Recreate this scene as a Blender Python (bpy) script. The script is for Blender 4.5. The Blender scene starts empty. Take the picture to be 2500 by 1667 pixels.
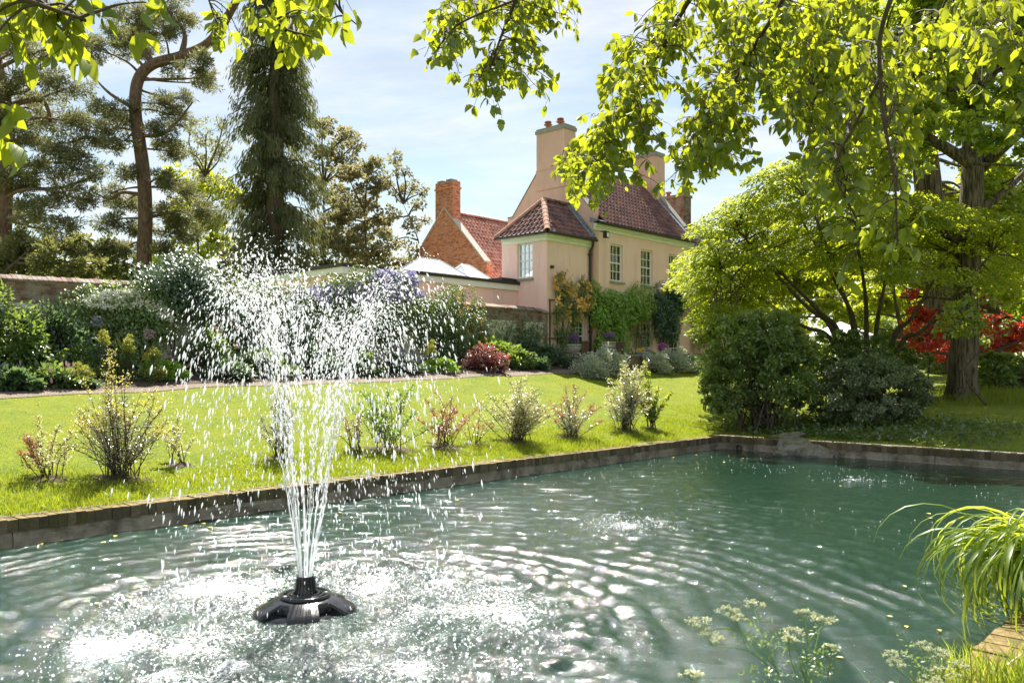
import bpy, math, random
import numpy as np
from mathutils import Vector, Matrix

random.seed(7)
rng = np.random.default_rng(11)
SC = bpy.context.scene
COL = SC.collection
R = math.radians

# ------------------------------------------------------------------ camera
FPX = 2050.0            # focal length in pixels of the 2500 px wide photograph
EYE = 2.1               # eye height above the water of the pond (z = 0)
VH = 900.0              # pixel row of the horizon
cam_d = bpy.data.cameras.new('camera')
cam = bpy.data.objects.new('camera', cam_d)
COL.objects.link(cam)
cam.location = (0, 0, EYE)
cam.rotation_euler = (R(90), 0, 0)
cam_d.sensor_width = 36.0
cam_d.lens = 36.0 * FPX / 2500.0
cam_d.shift_y = (VH - 833.5) / 2500.0
cam_d.clip_start = 0.05
cam_d.clip_end = 3000
SC.camera = cam

# ------------------------------------------------------------------ sky and sun
SUN_AZ, SUN_EL = R(-6), R(53)
world = bpy.data.worlds.new('World')
SC.world = world
world.use_nodes = True
wt = world.node_tree
for n_ in list(wt.nodes):
    wt.nodes.remove(n_)
def wn(t, **k):
    n = wt.nodes.new(t)
    for a, b in k.items():
        setattr(n, a, b)
    return n
sky = wn('ShaderNodeTexSky', sky_type='NISHITA', sun_disc=False, sun_elevation=SUN_EL,
         sun_rotation=SUN_AZ, air_density=1.0, dust_density=0.22, ozone_density=1.6)
tcw = wn('ShaderNodeTexCoord')
sep = wn('ShaderNodeSeparateXYZ')
wt.links.new(tcw.outputs['Generated'], sep.inputs[0])
zc = wn('ShaderNodeMath', operation='ADD'); zc.inputs[1].default_value = 0.22
wt.links.new(sep.outputs['Z'], zc.inputs[0])
zm = wn('ShaderNodeMath', operation='MAXIMUM'); zm.inputs[1].default_value = 0.05
wt.links.new(zc.outputs[0], zm.inputs[0])
dx = wn('ShaderNodeMath', operation='DIVIDE'); dy = wn('ShaderNodeMath', operation='DIVIDE')
wt.links.new(sep.outputs['X'], dx.inputs[0]); wt.links.new(zm.outputs[0], dx.inputs[1])
wt.links.new(sep.outputs['Y'], dy.inputs[0]); wt.links.new(zm.outputs[0], dy.inputs[1])
cmb = wn('ShaderNodeCombineXYZ')
wt.links.new(dx.outputs[0], cmb.inputs[0]); wt.links.new(dy.outputs[0], cmb.inputs[1])
mpw = wn('ShaderNodeMapping')
mpw.inputs['Scale'].default_value = (1.0, 1.9, 1.0)
mpw.inputs['Rotation'].default_value = (0, 0, R(24))
mpw.inputs['Location'].default_value = (3.1, 0.4, 0.0)
wt.links.new(cmb.outputs[0], mpw.inputs[0])
cn = wn('ShaderNodeTexNoise'); cn.inputs['Scale'].default_value = 1.5
cn.inputs['Detail'].default_value = 9; cn.inputs['Roughness'].default_value = 0.58
cn.inputs['Distortion'].default_value = 0.55
wt.links.new(mpw.outputs[0], cn.inputs['Vector'])
cr = wn('ShaderNodeValToRGB')
cr.color_ramp.elements[0].position = 0.38; cr.color_ramp.elements[0].color = (0.10, 0.10, 0.10, 1)
cr.color_ramp.elements[1].position = 0.68; cr.color_ramp.elements[1].color = (1, 1, 1, 1)
wt.links.new(cn.outputs['Fac'], cr.inputs[0])
cm = wn('ShaderNodeMath', operation='MULTIPLY'); cm.inputs[1].default_value = 0.85
wt.links.new(cr.outputs[0], cm.inputs[0])
mixw = wn('ShaderNodeMixRGB')
cn2 = wn('ShaderNodeTexNoise'); cn2.inputs['Scale'].default_value = 2.6
cn2.inputs['Detail'].default_value = 6; cn2.inputs['Roughness'].default_value = 0.6
wt.links.new(mpw.outputs[0], cn2.inputs['Vector'])
cr2 = wn('ShaderNodeValToRGB')
cr2.color_ramp.elements[0].position = 0.36; cr2.color_ramp.elements[0].color = (0.70, 0.73, 0.79, 1)
cr2.color_ramp.elements[1].position = 0.64; cr2.color_ramp.elements[1].color = (1.0, 1.0, 1.02, 1)
wt.links.new(cn2.outputs['Fac'], cr2.inputs[0])
cv = wn('ShaderNodeMixRGB', blend_type='MULTIPLY'); cv.inputs[0].default_value = 1.0
cv.inputs[2].default_value = (6.2, 6.2, 6.4, 1)
wt.links.new(cr2.outputs[0], cv.inputs[1]); wt.links.new(cv.outputs[0], mixw.inputs[2])
tint = wn('ShaderNodeMixRGB', blend_type='MULTIPLY'); tint.inputs[0].default_value = 1.0
tint.inputs[2].default_value = (1.0, 0.90, 0.72, 1)
wt.links.new(sky.outputs[0], tint.inputs[1])
wt.links.new(cm.outputs[0], mixw.inputs[0])
wt.links.new(tint.outputs[0], mixw.inputs[1])
bg = wn('ShaderNodeBackground'); bg.inputs['Strength'].default_value = 0.064
wt.links.new(mixw.outputs[0], bg.inputs[0])
wo = wn('ShaderNodeOutputWorld')
wt.links.new(bg.outputs[0], wo.inputs[0])

sun_d = bpy.data.lights.new('sun', 'SUN')
sun_d.energy = 4.7
sun_d.angle = R(0.55)
sun_d.color = (1.0, 0.95, 0.86)
sun = bpy.data.objects.new('sun', sun_d)
COL.objects.link(sun)
SUNV = Vector((math.sin(SUN_AZ) * math.cos(SUN_EL), math.cos(SUN_AZ) * math.cos(SUN_EL), math.sin(SUN_EL)))
sun.rotation_euler = SUNV.to_track_quat('Z', 'Y').to_euler()
sun.location = (0, 0, 40)

SC.view_settings.view_transform = 'Standard'
SC.view_settings.look = 'None'
SC.view_settings.gamma = 1.0
SC.view_settings.use_curve_mapping = False
SC.view_settings.exposure = 1.58
SC.render.engine = 'CYCLES'
SC.cycles.use_denoising = True
SC.cycles.max_bounces = 8
SC.cycles.diffuse_bounces = 4
SC.cycles.glossy_bounces = 3
SC.cycles.transmission_bounces = 6
SC.cycles.transparent_max_bounces = 12
SC.cycles.caustics_reflective = False
SC.cycles.caustics_refractive = False
SC.cycles.sample_clamp_indirect = 6.0

# ------------------------------------------------------------------ frames and terrain
A2 = np.array([0.682, 0.7314]); A2 /= np.linalg.norm(A2)      # along the pond, the garden wall and the house front
B2 = np.array([-A2[1], A2[0]])                                # away from the pond
def mn(x, y):
    return x * A2[0] + y * A2[1], x * B2[0] + y * B2[1]
def xy(m, n):
    return m * A2[0] + n * B2[0], m * A2[1] + n * B2[1]
POND_M0, POND_M1, POND_N0, POND_N1 = -9.0, 20.0, 1.5, 11.1     # inner faces of the pond walls
COPE = 0.32
def TZ(x, y):
    x = np.asarray(x, float); y = np.asarray(y, float)
    m, n = mn(x, y)
    zb = 1.54 + 0.0231 * (np.clip(m, -6, 34) - 5.6)
    t = np.clip((n - 11.4) / 8.6, 0, 1.3)
    za = 0.335 + (zb - 0.335) * (0.82 * t + 0.18 * t * t)
    zB = 0.335 + np.clip(0.105 * (m - 20.3), 0, 1.9)
    zC = 0.335 + 0.07 * np.clip(1.2 - n, 0, 2.0)
    k = 0.18
    z = np.logaddexp(za / k, zB / k) * k
    z = np.where((za <= 0.3351) | (zB <= 0.3351), np.maximum(za, zB), np.minimum(z, np.maximum(za, zB) + 0.10))
    z = np.maximum(z, zC)
    bump = 0.018 * np.sin(1.3 * x + 0.4 * y) * np.sin(0.9 * y - 0.5 * x)
    d = np.clip(np.minimum(np.maximum(n - 11.4, m - 20.3), 1.5) / 1.5, 0, 1)
    return z + bump * d
def P3(u, v, Y):
    return np.array([(u - 1250) / FPX * Y, Y, EYE - (v - VH) / FPX * Y])
def ground_hit(u, v):
    for Y in np.arange(3.0, 90, 0.05):
        p = P3(u, v, Y)
        if p[2] <= float(TZ(p[0], p[1])):
            return p
    return P3(u, v, 60)
def ground_at(u, Y):
    x = (u - 1250) / FPX * Y
    return np.array([x, Y, float(TZ(x, Y))])
def on_n(u, n):
    k = (u - 1250) / FPX
    Y = n / (k * B2[0] + B2[1])
    return ground_at(u, Y)

# ------------------------------------------------------------------ mesh helpers
ROOTLOC = {}
class MB:
    """collects pieces (vertices, faces); faces are index arrays of any width"""
    def __init__(self):
        self.v = []; self.f = {}; self.n = 0
    def add(self, V, F):
        V = np.asarray(V, float).reshape(-1, 3)
        if not isinstance(F, (list, tuple)) or (len(F) and np.ndim(F[0]) == 1):
            if isinstance(F, (list, tuple)):
                for f in F:
                    self.f.setdefault(len(f), []).append(np.asarray([f]) + self.n)
            else:
                self.f.setdefault(F.shape[1], []).append(F + self.n)
        else:
            for G in F:
                G = np.asarray(G)
                self.f.setdefault(G.shape[1], []).append(G + self.n)
        self.v.append(V); self.n += len(V)
        return self
    def obb(self, O, ex, ey, ez):
        O, ex, ey, ez = (np.asarray(q, float) for q in (O, ex, ey, ez))
        V = [O, O + ex, O + ex + ey, O + ey, O + ez, O + ex + ez, O + ex + ey + ez, O + ey + ez]
        F = np.array([[0, 3, 2, 1], [4, 5, 6, 7], [0, 1, 5, 4], [1, 2, 6, 5], [2, 3, 7, 6], [3, 0, 4, 7]])
        if np.dot(np.cross(ex, ey), ez) < 0:
            F = F[:, ::-1]
        return self.add(V, F)
    def poly(self, pts):
        return self.add(pts, [list(range(len(pts)))])
    def prism(self, pts, d):
        pts = np.asarray(pts, float); k = len(pts); d = np.asarray(d, float)
        V = np.vstack([pts, pts + d])
        self.add(V, [list(range(k))[::-1], list(range(k, 2 * k))] + [[i, (i + 1) % k, k + (i + 1) % k, k + i] for i in range(k)])
        return self
    def mesh(self, name, off=None, smooth=False):
        V = np.vstack(self.v) if self.v else np.zeros((0, 3))
        if off is not None:
            V = V - np.asarray(off)
        me = bpy.data.meshes.new(name)
        me.vertices.add(len(V)); me.vertices.foreach_set('co', V.astype(np.float32).ravel())
        idx = []; starts = []; tot = []; pos = 0
        for k in sorted(self.f):
            G = np.vstack(self.f[k])
            idx.append(G.ravel()); M = len(G)
            starts.append(pos + np.arange(M) * k); tot.append(np.full(M, k)); pos += M * k
        if idx:
            idx = np.concatenate(idx).astype(np.int32); starts = np.concatenate(starts).astype(np.int32)
            tot = np.concatenate(tot).astype(np.int32)
            me.loops.add(len(idx)); me.loops.foreach_set('vertex_index', idx)
            me.polygons.add(len(starts)); me.polygons.foreach_set('loop_start', starts)
            me.polygons.foreach_set('loop_total', tot)
            me.polygons.foreach_set('use_smooth', np.full(len(starts), bool(smooth)))
            me.update(calc_edges=True); me.validate()
        return me
def link(name, data, mat, parent, kind=None):
    o = bpy.data.objects.new(name, data)
    COL.objects.link(o)
    if mat is not None and data is not None and not data.materials:
        data.materials.append(mat)
    if parent is not None:
        o.parent = parent
        ROOTLOC[o.name] = ROOTLOC[parent.name]
    if kind:
        o['kind'] = kind
    return o
def thing(name, label, cat, loc, group=None):
    o = bpy.data.objects.new(name, None)
    COL.objects.link(o)
    o.location = [float(q) for q in loc]
    o.empty_display_size = 0.2
    ROOTLOC[o.name] = np.asarray(loc, float)
    tag(o, label, cat, group)
    return o
def tag(o, label, cat=None, group=None, kind=None):
    o['label'] = label
    if cat: o['category'] = cat
    if group: o['group'] = group
    if kind: o['kind'] = kind
    return o
def part(name, mb, mat, parent, kind=None, smooth=False):
    me = mb.mesh(name, ROOTLOC[parent.name], smooth)
    return link(name, me, mat, parent, kind)
def solo(name, mb, mat, loc=None, smooth=False, kind=None):
    """a thing or a piece of the setting that is one mesh"""
    loc = np.zeros(3) if loc is None else np.asarray(loc, float)
    o = link(name, mb.mesh(name, loc, smooth), mat, None, kind)
    o.location = loc
    ROOTLOC[o.name] = loc
    return o

def tube(path, rad, sides=6, cap=True):
    P = np.asarray(path, float); k = len(P)
    rad = np.full(k, rad) if np.ndim(rad) == 0 else np.asarray(rad, float)
    T = np.gradient(P, axis=0); T /= np.linalg.norm(T, axis=1)[:, None] + 1e-9
    ref = np.array([0.0, 0.0, 1.0]) if abs(T[0, 2]) < 0.9 else np.array([1.0, 0, 0])
    V = []
    for i in range(k):
        s = np.cross(T[i], ref); s /= np.linalg.norm(s) + 1e-9
        ref = np.cross(s, T[i])
        a = np.linspace(0, 2 * np.pi, sides, endpoint=False)
        V.append(P[i] + rad[i] * (np.cos(a)[:, None] * s + np.sin(a)[:, None] * ref))
    V = np.vstack(V)
    F = []
    for i in range(k - 1):
        a = np.arange(sides); b = (a + 1) % sides
        F.append(np.stack([i * sides + a, i * sides + b, (i + 1) * sides + b, (i + 1) * sides + a], 1))
    Fq = np.vstack(F)
    out = [Fq]
    return V, out
def curve(pts, k=10):
    """Catmull-Rom through the points"""
    P = np.asarray(pts, float)
    P = np.vstack([2 * P[0] - P[1], P, 2 * P[-1] - P[-2]])
    out = []
    for i in range(1, len(P) - 2):
        for t in np.linspace(0, 1, k, endpoint=False):
            a, b, c, d = P[i - 1], P[i], P[i + 1], P[i + 2]
            out.append(0.5 * (2 * b + (c - a) * t + (2 * a - 5 * b + 4 * c - d) * t * t + (3 * b - a - 3 * c + d) * t ** 3))
    out.append(P[-2])
    return np.array(out)
def lathe(prof, c, sides=24):
    """prof: (r, z) list; c: centre"""
    a = np.linspace(0, 2 * np.pi, sides, endpoint=False)
    V = np.vstack([np.stack([r * np.cos(a) + c[0], r * np.sin(a) + c[1], np.full(sides, z + c[2])], 1) for r, z in prof])
    F = []
    q = np.arange(sides); w = (q + 1) % sides
    for i in range(len(prof) - 1):
        F.append(np.stack([i * sides + q, i * sides + w, (i + 1) * sides + w, (i + 1) * sides + q], 1))
    return V, F
def unit(V):
    return V / (np.linalg.norm(V, axis=-1, keepdims=True) + 1e-9)
def rvec(n):
    return unit(rng.normal(size=(n, 3)))
def place(T, F, P, D, N, scale):
    """copies of template T (columns: along, across, normal) at points P"""
    D = unit(D); S = unit(np.cross(D, N)); N = np.cross(S, D)
    n = len(P); k = len(T)
    scale = np.broadcast_to(np.asarray(scale, float), (n,))
    V = P[:, None, :] + scale[:, None, None] * (T[None, :, 0:1] * D[:, None, :] + T[None, :, 1:2] * S[:, None, :] + T[None, :, 2:3] * N[:, None, :])
    FF = [(np.asarray(G)[None] + (np.arange(n) * k)[:, None, None]).reshape(-1, np.asarray(G).shape[1]) for G in F]
    return V.reshape(-1, 3), FF
LEAF2 = (np.array([[0, 0, 0], [0.45, 0.27, 0.06], [1, 0, 0], [0.45, -0.27, 0.06]]), [np.array([[0, 1, 2], [0, 2, 3]])])
LEAFR = (np.array([[0, 0, 0], [0.4, 0.42, 0.08], [1, 0, 0], [0.4, -0.42, 0.08]]), [np.array([[0, 1, 2], [0, 2, 3]])])
NEEDLE = (np.array([[0, 0, 0], [0.6, 0.09, 0.0], [1, 0, 0], [0.6, -0.09, 0.0]]), [np.array([[0, 1, 2], [0, 2, 3]])])
OCT = (np.array([[1, 0, 0], [-1, 0, 0], [0, 1, 0], [0, -1, 0], [0, 0, 1], [0, 0, -1.0]]),
       [np.array([[0, 2, 4], [2, 1, 4], [1, 3, 4], [3, 0, 4], [2, 0, 5], [1, 2, 5], [3, 1, 5], [0, 3, 5]])])
def leaf_cloud(mb, P, size, D=None, N=None, dj=0.6, nj=0.7, tpl=LEAF2):
    P = np.asarray(P, float); n = len(P)
    if n == 0: return
    D = (np.asarray(D) if D is not None else np.zeros((n, 3))) + dj * rvec(n)
    N = (np.asarray(N) if N is not None else np.tile([0, 0, 1.0], (n, 1))) + nj * rvec(n)
    s = size * (0.65 + 0.7 * rng.random(n))
    mb.add(*place(tpl[0], tpl[1], P, D, N, s))
def ball(c, r, n, shell=0.55):
    """points in an ellipsoid, more towards its skin"""
    d = rvec(n); q = (shell + (1 - shell) * rng.random(n)) ** 0.7
    q = np.where(rng.random(n) < 0.25, rng.random(n), q)
    return np.asarray(c) + d * q[:, None] * np.asarray(r, float), d
def inpoly(u, v, poly):
    p = np.asarray(poly, float); c = np.zeros(np.shape(u), bool); j = len(p) - 1
    for i in range(len(p)):
        cond = ((p[i, 1] > v) != (p[j, 1] > v)) & (u < (p[j, 0] - p[i, 0]) * (v - p[i, 1]) / (p[j, 1] - p[i, 1] + 1e-9) + p[i, 0])
        c ^= cond; j = i
    return c
def sample_poly(poly, n):
    p = np.asarray(poly, float); out = np.zeros((0, 2))
    while len(out) < n:
        q = rng.random((n * 2, 2)) * (p.max(0) - p.min(0)) + p.min(0)
        out = np.vstack([out, q[inpoly(q[:, 0], q[:, 1], p)]])
    return out[:n]
# ------------------------------------------------------------------ materials
def new_mat(name):
    m = bpy.data.materials.new(name)
    m.use_nodes = True
    nt = m.node_tree
    for n in list(nt.nodes):
        nt.nodes.remove(n)
    out = nt.nodes.new('ShaderNodeOutputMaterial')
    return m, nt, out
def nd(nt, t, **k):
    n = nt.nodes.new(t)
    for a, b in k.items():
        setattr(n, a, b)
    return n
def c4(c):
    return (c[0], c[1], c[2], 1.0)
def ramp(nt, fac, stops):
    r = nd(nt, 'ShaderNodeValToRGB')
    e = r.color_ramp.elements
    while len(e) < len(stops):
        e.new(0.5)
    for i, (p, c) in enumerate(stops):
        e[i].position = p; e[i].color = c4(c)
    nt.links.new(fac, r.inputs[0])
    return r.outputs[0]
def noise(nt, scale, detail=4, rough=0.55, vec=None, dist=0.0, mapping=None):
    n = nd(nt, 'ShaderNodeTexNoise')
    n.inputs['Scale'].default_value = scale; n.inputs['Detail'].default_value = detail
    n.inputs['Roughness'].default_value = rough; n.inputs['Distortion'].default_value = dist
    if vec is None:
        g = nd(nt, 'ShaderNodeNewGeometry'); vec = g.outputs['Position']
    if mapping:
        mp = nd(nt, 'ShaderNodeMapping'); mp.inputs['Scale'].default_value = mapping
        nt.links.new(vec, mp.inputs[0]); vec = mp.outputs[0]
    nt.links.new(vec, n.inputs['Vector'])
    return n.outputs['Fac']
def rnd(nt):
    """a random value for each island of a joined mesh and each object of shared data"""
    g = nd(nt, 'ShaderNodeNewGeometry'); o = nd(nt, 'ShaderNodeObjectInfo')
    a = nd(nt, 'ShaderNodeMath', operation='ADD')
    nt.links.new(g.outputs['Random Per Island'], a.inputs[0]); nt.links.new(o.outputs['Random'], a.inputs[1])
    f = nd(nt, 'ShaderNodeMath', operation='FRACT'); nt.links.new(a.outputs[0], f.inputs[0])
    return f.outputs[0]
def mixc(nt, fac, a, b, mode='MIX'):
    m = nd(nt, 'ShaderNodeMixRGB', blend_type=mode)
    for i, q in ((0, fac), (1, a), (2, b)):
        if hasattr(q, 'is_linked') or hasattr(q, 'links'):
            nt.links.new(q, m.inputs[i])
        elif i == 0:
            m.inputs[0].default_value = q
        else:
            m.inputs[i].default_value = c4(q)
    return m.outputs[0]
def leaf_mat(name, c1, c2, tr=None, tf=0.5, gloss=0.05, rough=0.4, cl=0.5):
    """leaves: reflected colour between c1 and c2, transmitted colour tr"""
    m, nt, out = new_mat(name)
    r = rnd(nt)
    col = ramp(nt, r, [(0.0, c1), (1.0, c2)])
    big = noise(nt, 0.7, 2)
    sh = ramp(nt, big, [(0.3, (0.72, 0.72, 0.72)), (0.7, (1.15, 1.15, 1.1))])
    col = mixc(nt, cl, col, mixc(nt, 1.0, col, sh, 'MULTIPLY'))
    if tr is None:
        tr = (min(1, c2[0] * 4.2), min(1, c2[1] * 4.0), c2[2] * 1.2)
    trc = mixc(nt, r, [q * 0.72 for q in tr], tr)
    d = nd(nt, 'ShaderNodeBsdfDiffuse'); nt.links.new(col, d.inputs[0])
    t = nd(nt, 'ShaderNodeBsdfTranslucent'); nt.links.new(trc, t.inputs[0])
    mx = nd(nt, 'ShaderNodeMixShader'); mx.inputs[0].default_value = tf
    nt.links.new(d.outputs[0], mx.inputs[1]); nt.links.new(t.outputs[0], mx.inputs[2])
    g = nd(nt, 'ShaderNodeBsdfGlossy'); g.inputs['Roughness'].default_value = rough
    g.inputs[0].default_value = (1, 1, 1, 1)
    mg = nd(nt, 'ShaderNodeMixShader'); mg.inputs[0].default_value = gloss
    nt.links.new(mx.outputs[0], mg.inputs[1]); nt.links.new(g.outputs[0], mg.inputs[2])
    nt.links.new(mg.outputs[0], out.inputs[0])
    return m
def simple(name, c1, c2=None, scale=6.0, rough=0.8, bump=0.0, bscale=None, metal=0.0, spec=0.3, mapping=None, lo=0.35, hi=0.65, isl=0.0):
    """a rough material of two colours mixed by noise"""
    m, nt, out = new_mat(name)
    b = nd(nt, 'ShaderNodeBsdfPrincipled')
    c2 = c2 or c1
    f = noise(nt, scale, 6, 0.6, mapping=mapping)
    col = ramp(nt, f, [(lo, c1), (hi, c2)])
    if isl:
        v = ramp(nt, rnd(nt), [(0, (1 - isl,) * 3), (1, (1 + isl * 0.6,) * 3)])
        col = mixc(nt, 1.0, col, v, 'MULTIPLY')
    nt.links.new(col, b.inputs['Base Color'])
    b.inputs['Roughness'].default_value = rough; b.inputs['Metallic'].default_value = metal
    b.inputs['Specular IOR Level'].default_value = spec
    if bump:
        bp = nd(nt, 'ShaderNodeBump'); bp.inputs['Strength'].default_value = bump; bp.inputs['Distance'].default_value = 0.02
        nt.links.new(noise(nt, bscale or scale * 4, 6, 0.65, mapping=mapping), bp.inputs['Height'])
        nt.links.new(bp.outputs[0], b.inputs['Normal'])
    nt.links.new(b.outputs[0], out.inputs[0])
    return m
def weathered(name, stops, stain, stain_scale, rough=0.85, top=None, bscale=60, bump=0.25, dark=0.5, lo=0.5, hi=0.68):
    """pieces (bricks, tiles): colour by piece from stops, a stain over them, moss (top) where they face up"""
    m, nt, out = new_mat(name)
    b = nd(nt, 'ShaderNodeBsdfPrincipled')
    col = ramp(nt, rnd(nt), stops)
    f = ramp(nt, noise(nt, stain_scale, 7, 0.62), [(lo, (0, 0, 0)), (hi, (1, 1, 1))])
    ff = nd(nt, 'ShaderNodeMath', operation='MULTIPLY'); ff.inputs[1].default_value = dark
    nt.links.new(f, ff.inputs[0])
    col = mixc(nt, ff.outputs[0], col, stain)
    fine = ramp(nt, noise(nt, bscale * 0.6, 4), [(0.3, (0.8, 0.8, 0.8)), (0.7, (1.12, 1.12, 1.12))])
    col = mixc(nt, 1.0, col, fine, 'MULTIPLY')
    if top:
        g = nd(nt, 'ShaderNodeNewGeometry'); s = nd(nt, 'ShaderNodeSeparateXYZ')
        nt.links.new(g.outputs['Normal'], s.inputs[0])
        tf = ramp(nt, s.outputs['Z'], [(0.35, (0, 0, 0)), (0.75, (1, 1, 1))])
        tc = ramp(nt, noise(nt, 9.0, 8, 0.7), [(0.36, top[0]), (0.5, top[1]), (0.64, top[2])])
        col = mixc(nt, tf, col, tc)
    nt.links.new(col, b.inputs['Base Color'])
    b.inputs['Roughness'].default_value = rough
    b.inputs['Specular IOR Level'].default_value = 0.25
    bp = nd(nt, 'ShaderNodeBump'); bp.inputs['Strength'].default_value = bump; bp.inputs['Distance'].default_value = 0.01
    nt.links.new(noise(nt, bscale, 5, 0.65), bp.inputs['Height'])
    nt.links.new(bp.outputs[0], b.inputs['Normal'])
    nt.links.new(b.outputs[0], out.inputs[0])
    return m

M = {}
# plaster of the house: pale salmon, streaked and patchy
def plaster(name, c1, c2, cs):
    m, nt, out = new_mat(name)
    b = nd(nt, 'ShaderNodeBsdfPrincipled')
    base = ramp(nt, noise(nt, 0.55, 5, 0.6), [(0.3, c1), (0.7, c2)])
    st = ramp(nt, noise(nt, 1.1, 8, 0.7, mapping=(1.6, 1.6, 0.28)), [(0.48, (0, 0, 0)), (0.74, (0.7, 0.7, 0.7))])
    col = mixc(nt, st, base, cs)
    nt.links.new(col, b.inputs['Base Color'])
    b.inputs['Roughness'].default_value = 0.9; b.inputs['Specular IOR Level'].default_value = 0.15
    bp = nd(nt, 'ShaderNodeBump'); bp.inputs['Strength'].default_value = 0.12; bp.inputs['Distance'].default_value = 0.02
    nt.links.new(noise(nt, 14, 6, 0.6), bp.inputs['Height']); nt.links.new(bp.outputs[0], b.inputs['Normal'])
    nt.links.new(b.outputs[0], out.inputs[0])
    return m
M['plaster'] = plaster('pink_plaster', (0.92, 0.62, 0.55), (0.95, 0.70, 0.63), (0.68, 0.47, 0.41))
M['old_plaster'] = plaster('old_pink_render', (0.68, 0.43, 0.36), (0.80, 0.53, 0.44), (0.44, 0.30, 0.25))
M['pantile'] = weathered('pantile', [(0, (0.10, 0.045, 0.040)), (0.35, (0.19, 0.080, 0.062)), (0.7, (0.27, 0.115, 0.085)), (1, (0.17, 0.10, 0.09))], (0.085, 0.070, 0.070), 2.6, rough=0.42, bscale=45, dark=0.85)
M['red_pantile'] = weathered('red_pantile', [(0, (0.36, 0.13, 0.09)), (0.5, (0.52, 0.22, 0.15)), (1, (0.58, 0.30, 0.22))], (0.20, 0.11, 0.09), 1.9, rough=0.5, bscale=45, dark=0.7)
M['slate'] = weathered('slate', [(0, (0.05, 0.05, 0.055)), (1, (0.12, 0.10, 0.10))], (0.16, 0.14, 0.11), 3, rough=0.5)
M['hip'] = weathered('hip_tile', [(0, (0.48, 0.25, 0.18)), (1, (0.55, 0.33, 0.25))], (0.22, 0.18, 0.12), 4, dark=0.6)
M['orange_brick'] = weathered('orange_brick', [(0, (0.36, 0.14, 0.09)), (0.25, (0.60, 0.22, 0.12)), (0.6, (0.70, 0.29, 0.16)), (0.88, (0.72, 0.38, 0.24)), (1, (0.40, 0.19, 0.15))], (0.52, 0.34, 0.25), 0.8, dark=0.4)
M['old_brick'] = weathered('old_brick', [(0, (0.11, 0.065, 0.052)), (0.4, (0.19, 0.105, 0.08)), (0.75, (0.26, 0.15, 0.11)), (1, (0.28, 0.22, 0.175))], (0.30, 0.28, 0.24), 2.4, dark=0.85, lo=0.42, hi=0.62)
M['mortar'] = simple('mortar', (0.40, 0.31, 0.24), (0.52, 0.42, 0.34), 8, 0.95, 0.3)
M['flint'] = simple('flint_panel', (0.22, 0.20, 0.14), (0.72, 0.70, 0.58), 9, 0.9, 0.8, 16, lo=0.40, hi=0.55)
M['cope_brick'] = weathered('cope_brick', [(0, (0.08, 0.066, 0.040)), (0.5, (0.14, 0.11, 0.066)), (1, (0.21, 0.16, 0.10))], (0.11, 0.105, 0.028), 5, dark=0.9, bump=0.7, bscale=40,
                           top=[(0.085, 0.085, 0.022), (0.18, 0.125, 0.042), (0.28, 0.20, 0.09)])
M['concrete'] = weathered('pond_concrete', [(0, (0.29, 0.25, 0.18)), (1, (0.38, 0.33, 0.25))], (0.11, 0.095, 0.06), 3.0, dark=0.85, bump=0.4, bscale=30, lo=0.42, hi=0.62)
M['stone'] = weathered('boulder_stone', [(0, (0.22, 0.205, 0.17)), (1, (0.32, 0.30, 0.25))], (0.05, 0.05, 0.035), 6, dark=0.8, bump=0.6, bscale=20, top=[(0.10, 0.10, 0.04), (0.16, 0.15, 0.09), (0.25, 0.23, 0.17)])
M['pale_stone'] = simple('pale_stone', (0.42, 0.40, 0.35), (0.60, 0.57, 0.50), 10, 0.85, 0.25)
M['lead'] = simple('lead_flashing', (0.20, 0.24, 0.30), (0.33, 0.38, 0.44), 5, 0.5, 0.15, metal=0.3)
M['white_paint'] = simple('white_paint', (0.80, 0.81, 0.78), (0.84, 0.84, 0.82), 9, 0.45, spec=0.4)
M['cornice'] = simple('cornice_paint', (0.72, 0.76, 0.64), (0.80, 0.82, 0.72), 4, 0.6)
M['iron'] = simple('black_iron', (0.025, 0.022, 0.020), (0.045, 0.038, 0.032), 12, 0.45, spec=0.45)
M['sill'] = simple('sill_stone', (0.26, 0.26, 0.24), (0.38, 0.37, 0.33), 20, 0.85, 0.2)
M['curtain'] = simple('curtain_cloth', (0.50, 0.46, 0.33), (0.62, 0.58, 0.43), 3, 0.95)
M['dark_room'] = simple('unlit_room', (0.06, 0.055, 0.05), (0.08, 0.07, 0.06), 3, 0.9)  # dark colour stands in for the shade of an unlit room
M['wood_post'] = simple('weathered_timber', (0.11, 0.07, 0.045), (0.17, 0.11, 0.07), 10, 0.8, 0.3)
M['zinc'] = simple('galvanised_zinc', (0.30, 0.33, 0.35), (0.42, 0.45, 0.47), 8, 0.5, 0.1, metal=0.5)
M['terracotta'] = simple('chimney_pot', (0.30, 0.11, 0.075), (0.38, 0.16, 0.11), 8, 0.7, 0.2)
M['bark'] = simple('bark', (0.055, 0.043, 0.032), (0.125, 0.10, 0.075), 7, 0.9, 0.9, 12, mapping=(3.0, 3.0, 0.5))
M['big_bark'] = simple('furrowed_bark', (0.035, 0.028, 0.019), (0.17, 0.135, 0.090), 4, 0.9, 1.0, 5, mapping=(4.2, 4.2, 0.45), lo=0.40, hi=0.60)
M['pine_bark'] = simple('pine_bark', (0.085, 0.055, 0.042), (0.22, 0.145, 0.110), 5, 0.9, 0.8, 9, mapping=(2.0, 2.0, 0.6))
M['twig'] = simple('twig_bark', (0.05, 0.036, 0.026), (0.10, 0.075, 0.05), 20, 0.85)
M['soil'] = simple('bed_soil', (0.045, 0.030, 0.020), (0.10, 0.070, 0.048), 12, 0.95, 0.8, 25)
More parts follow.
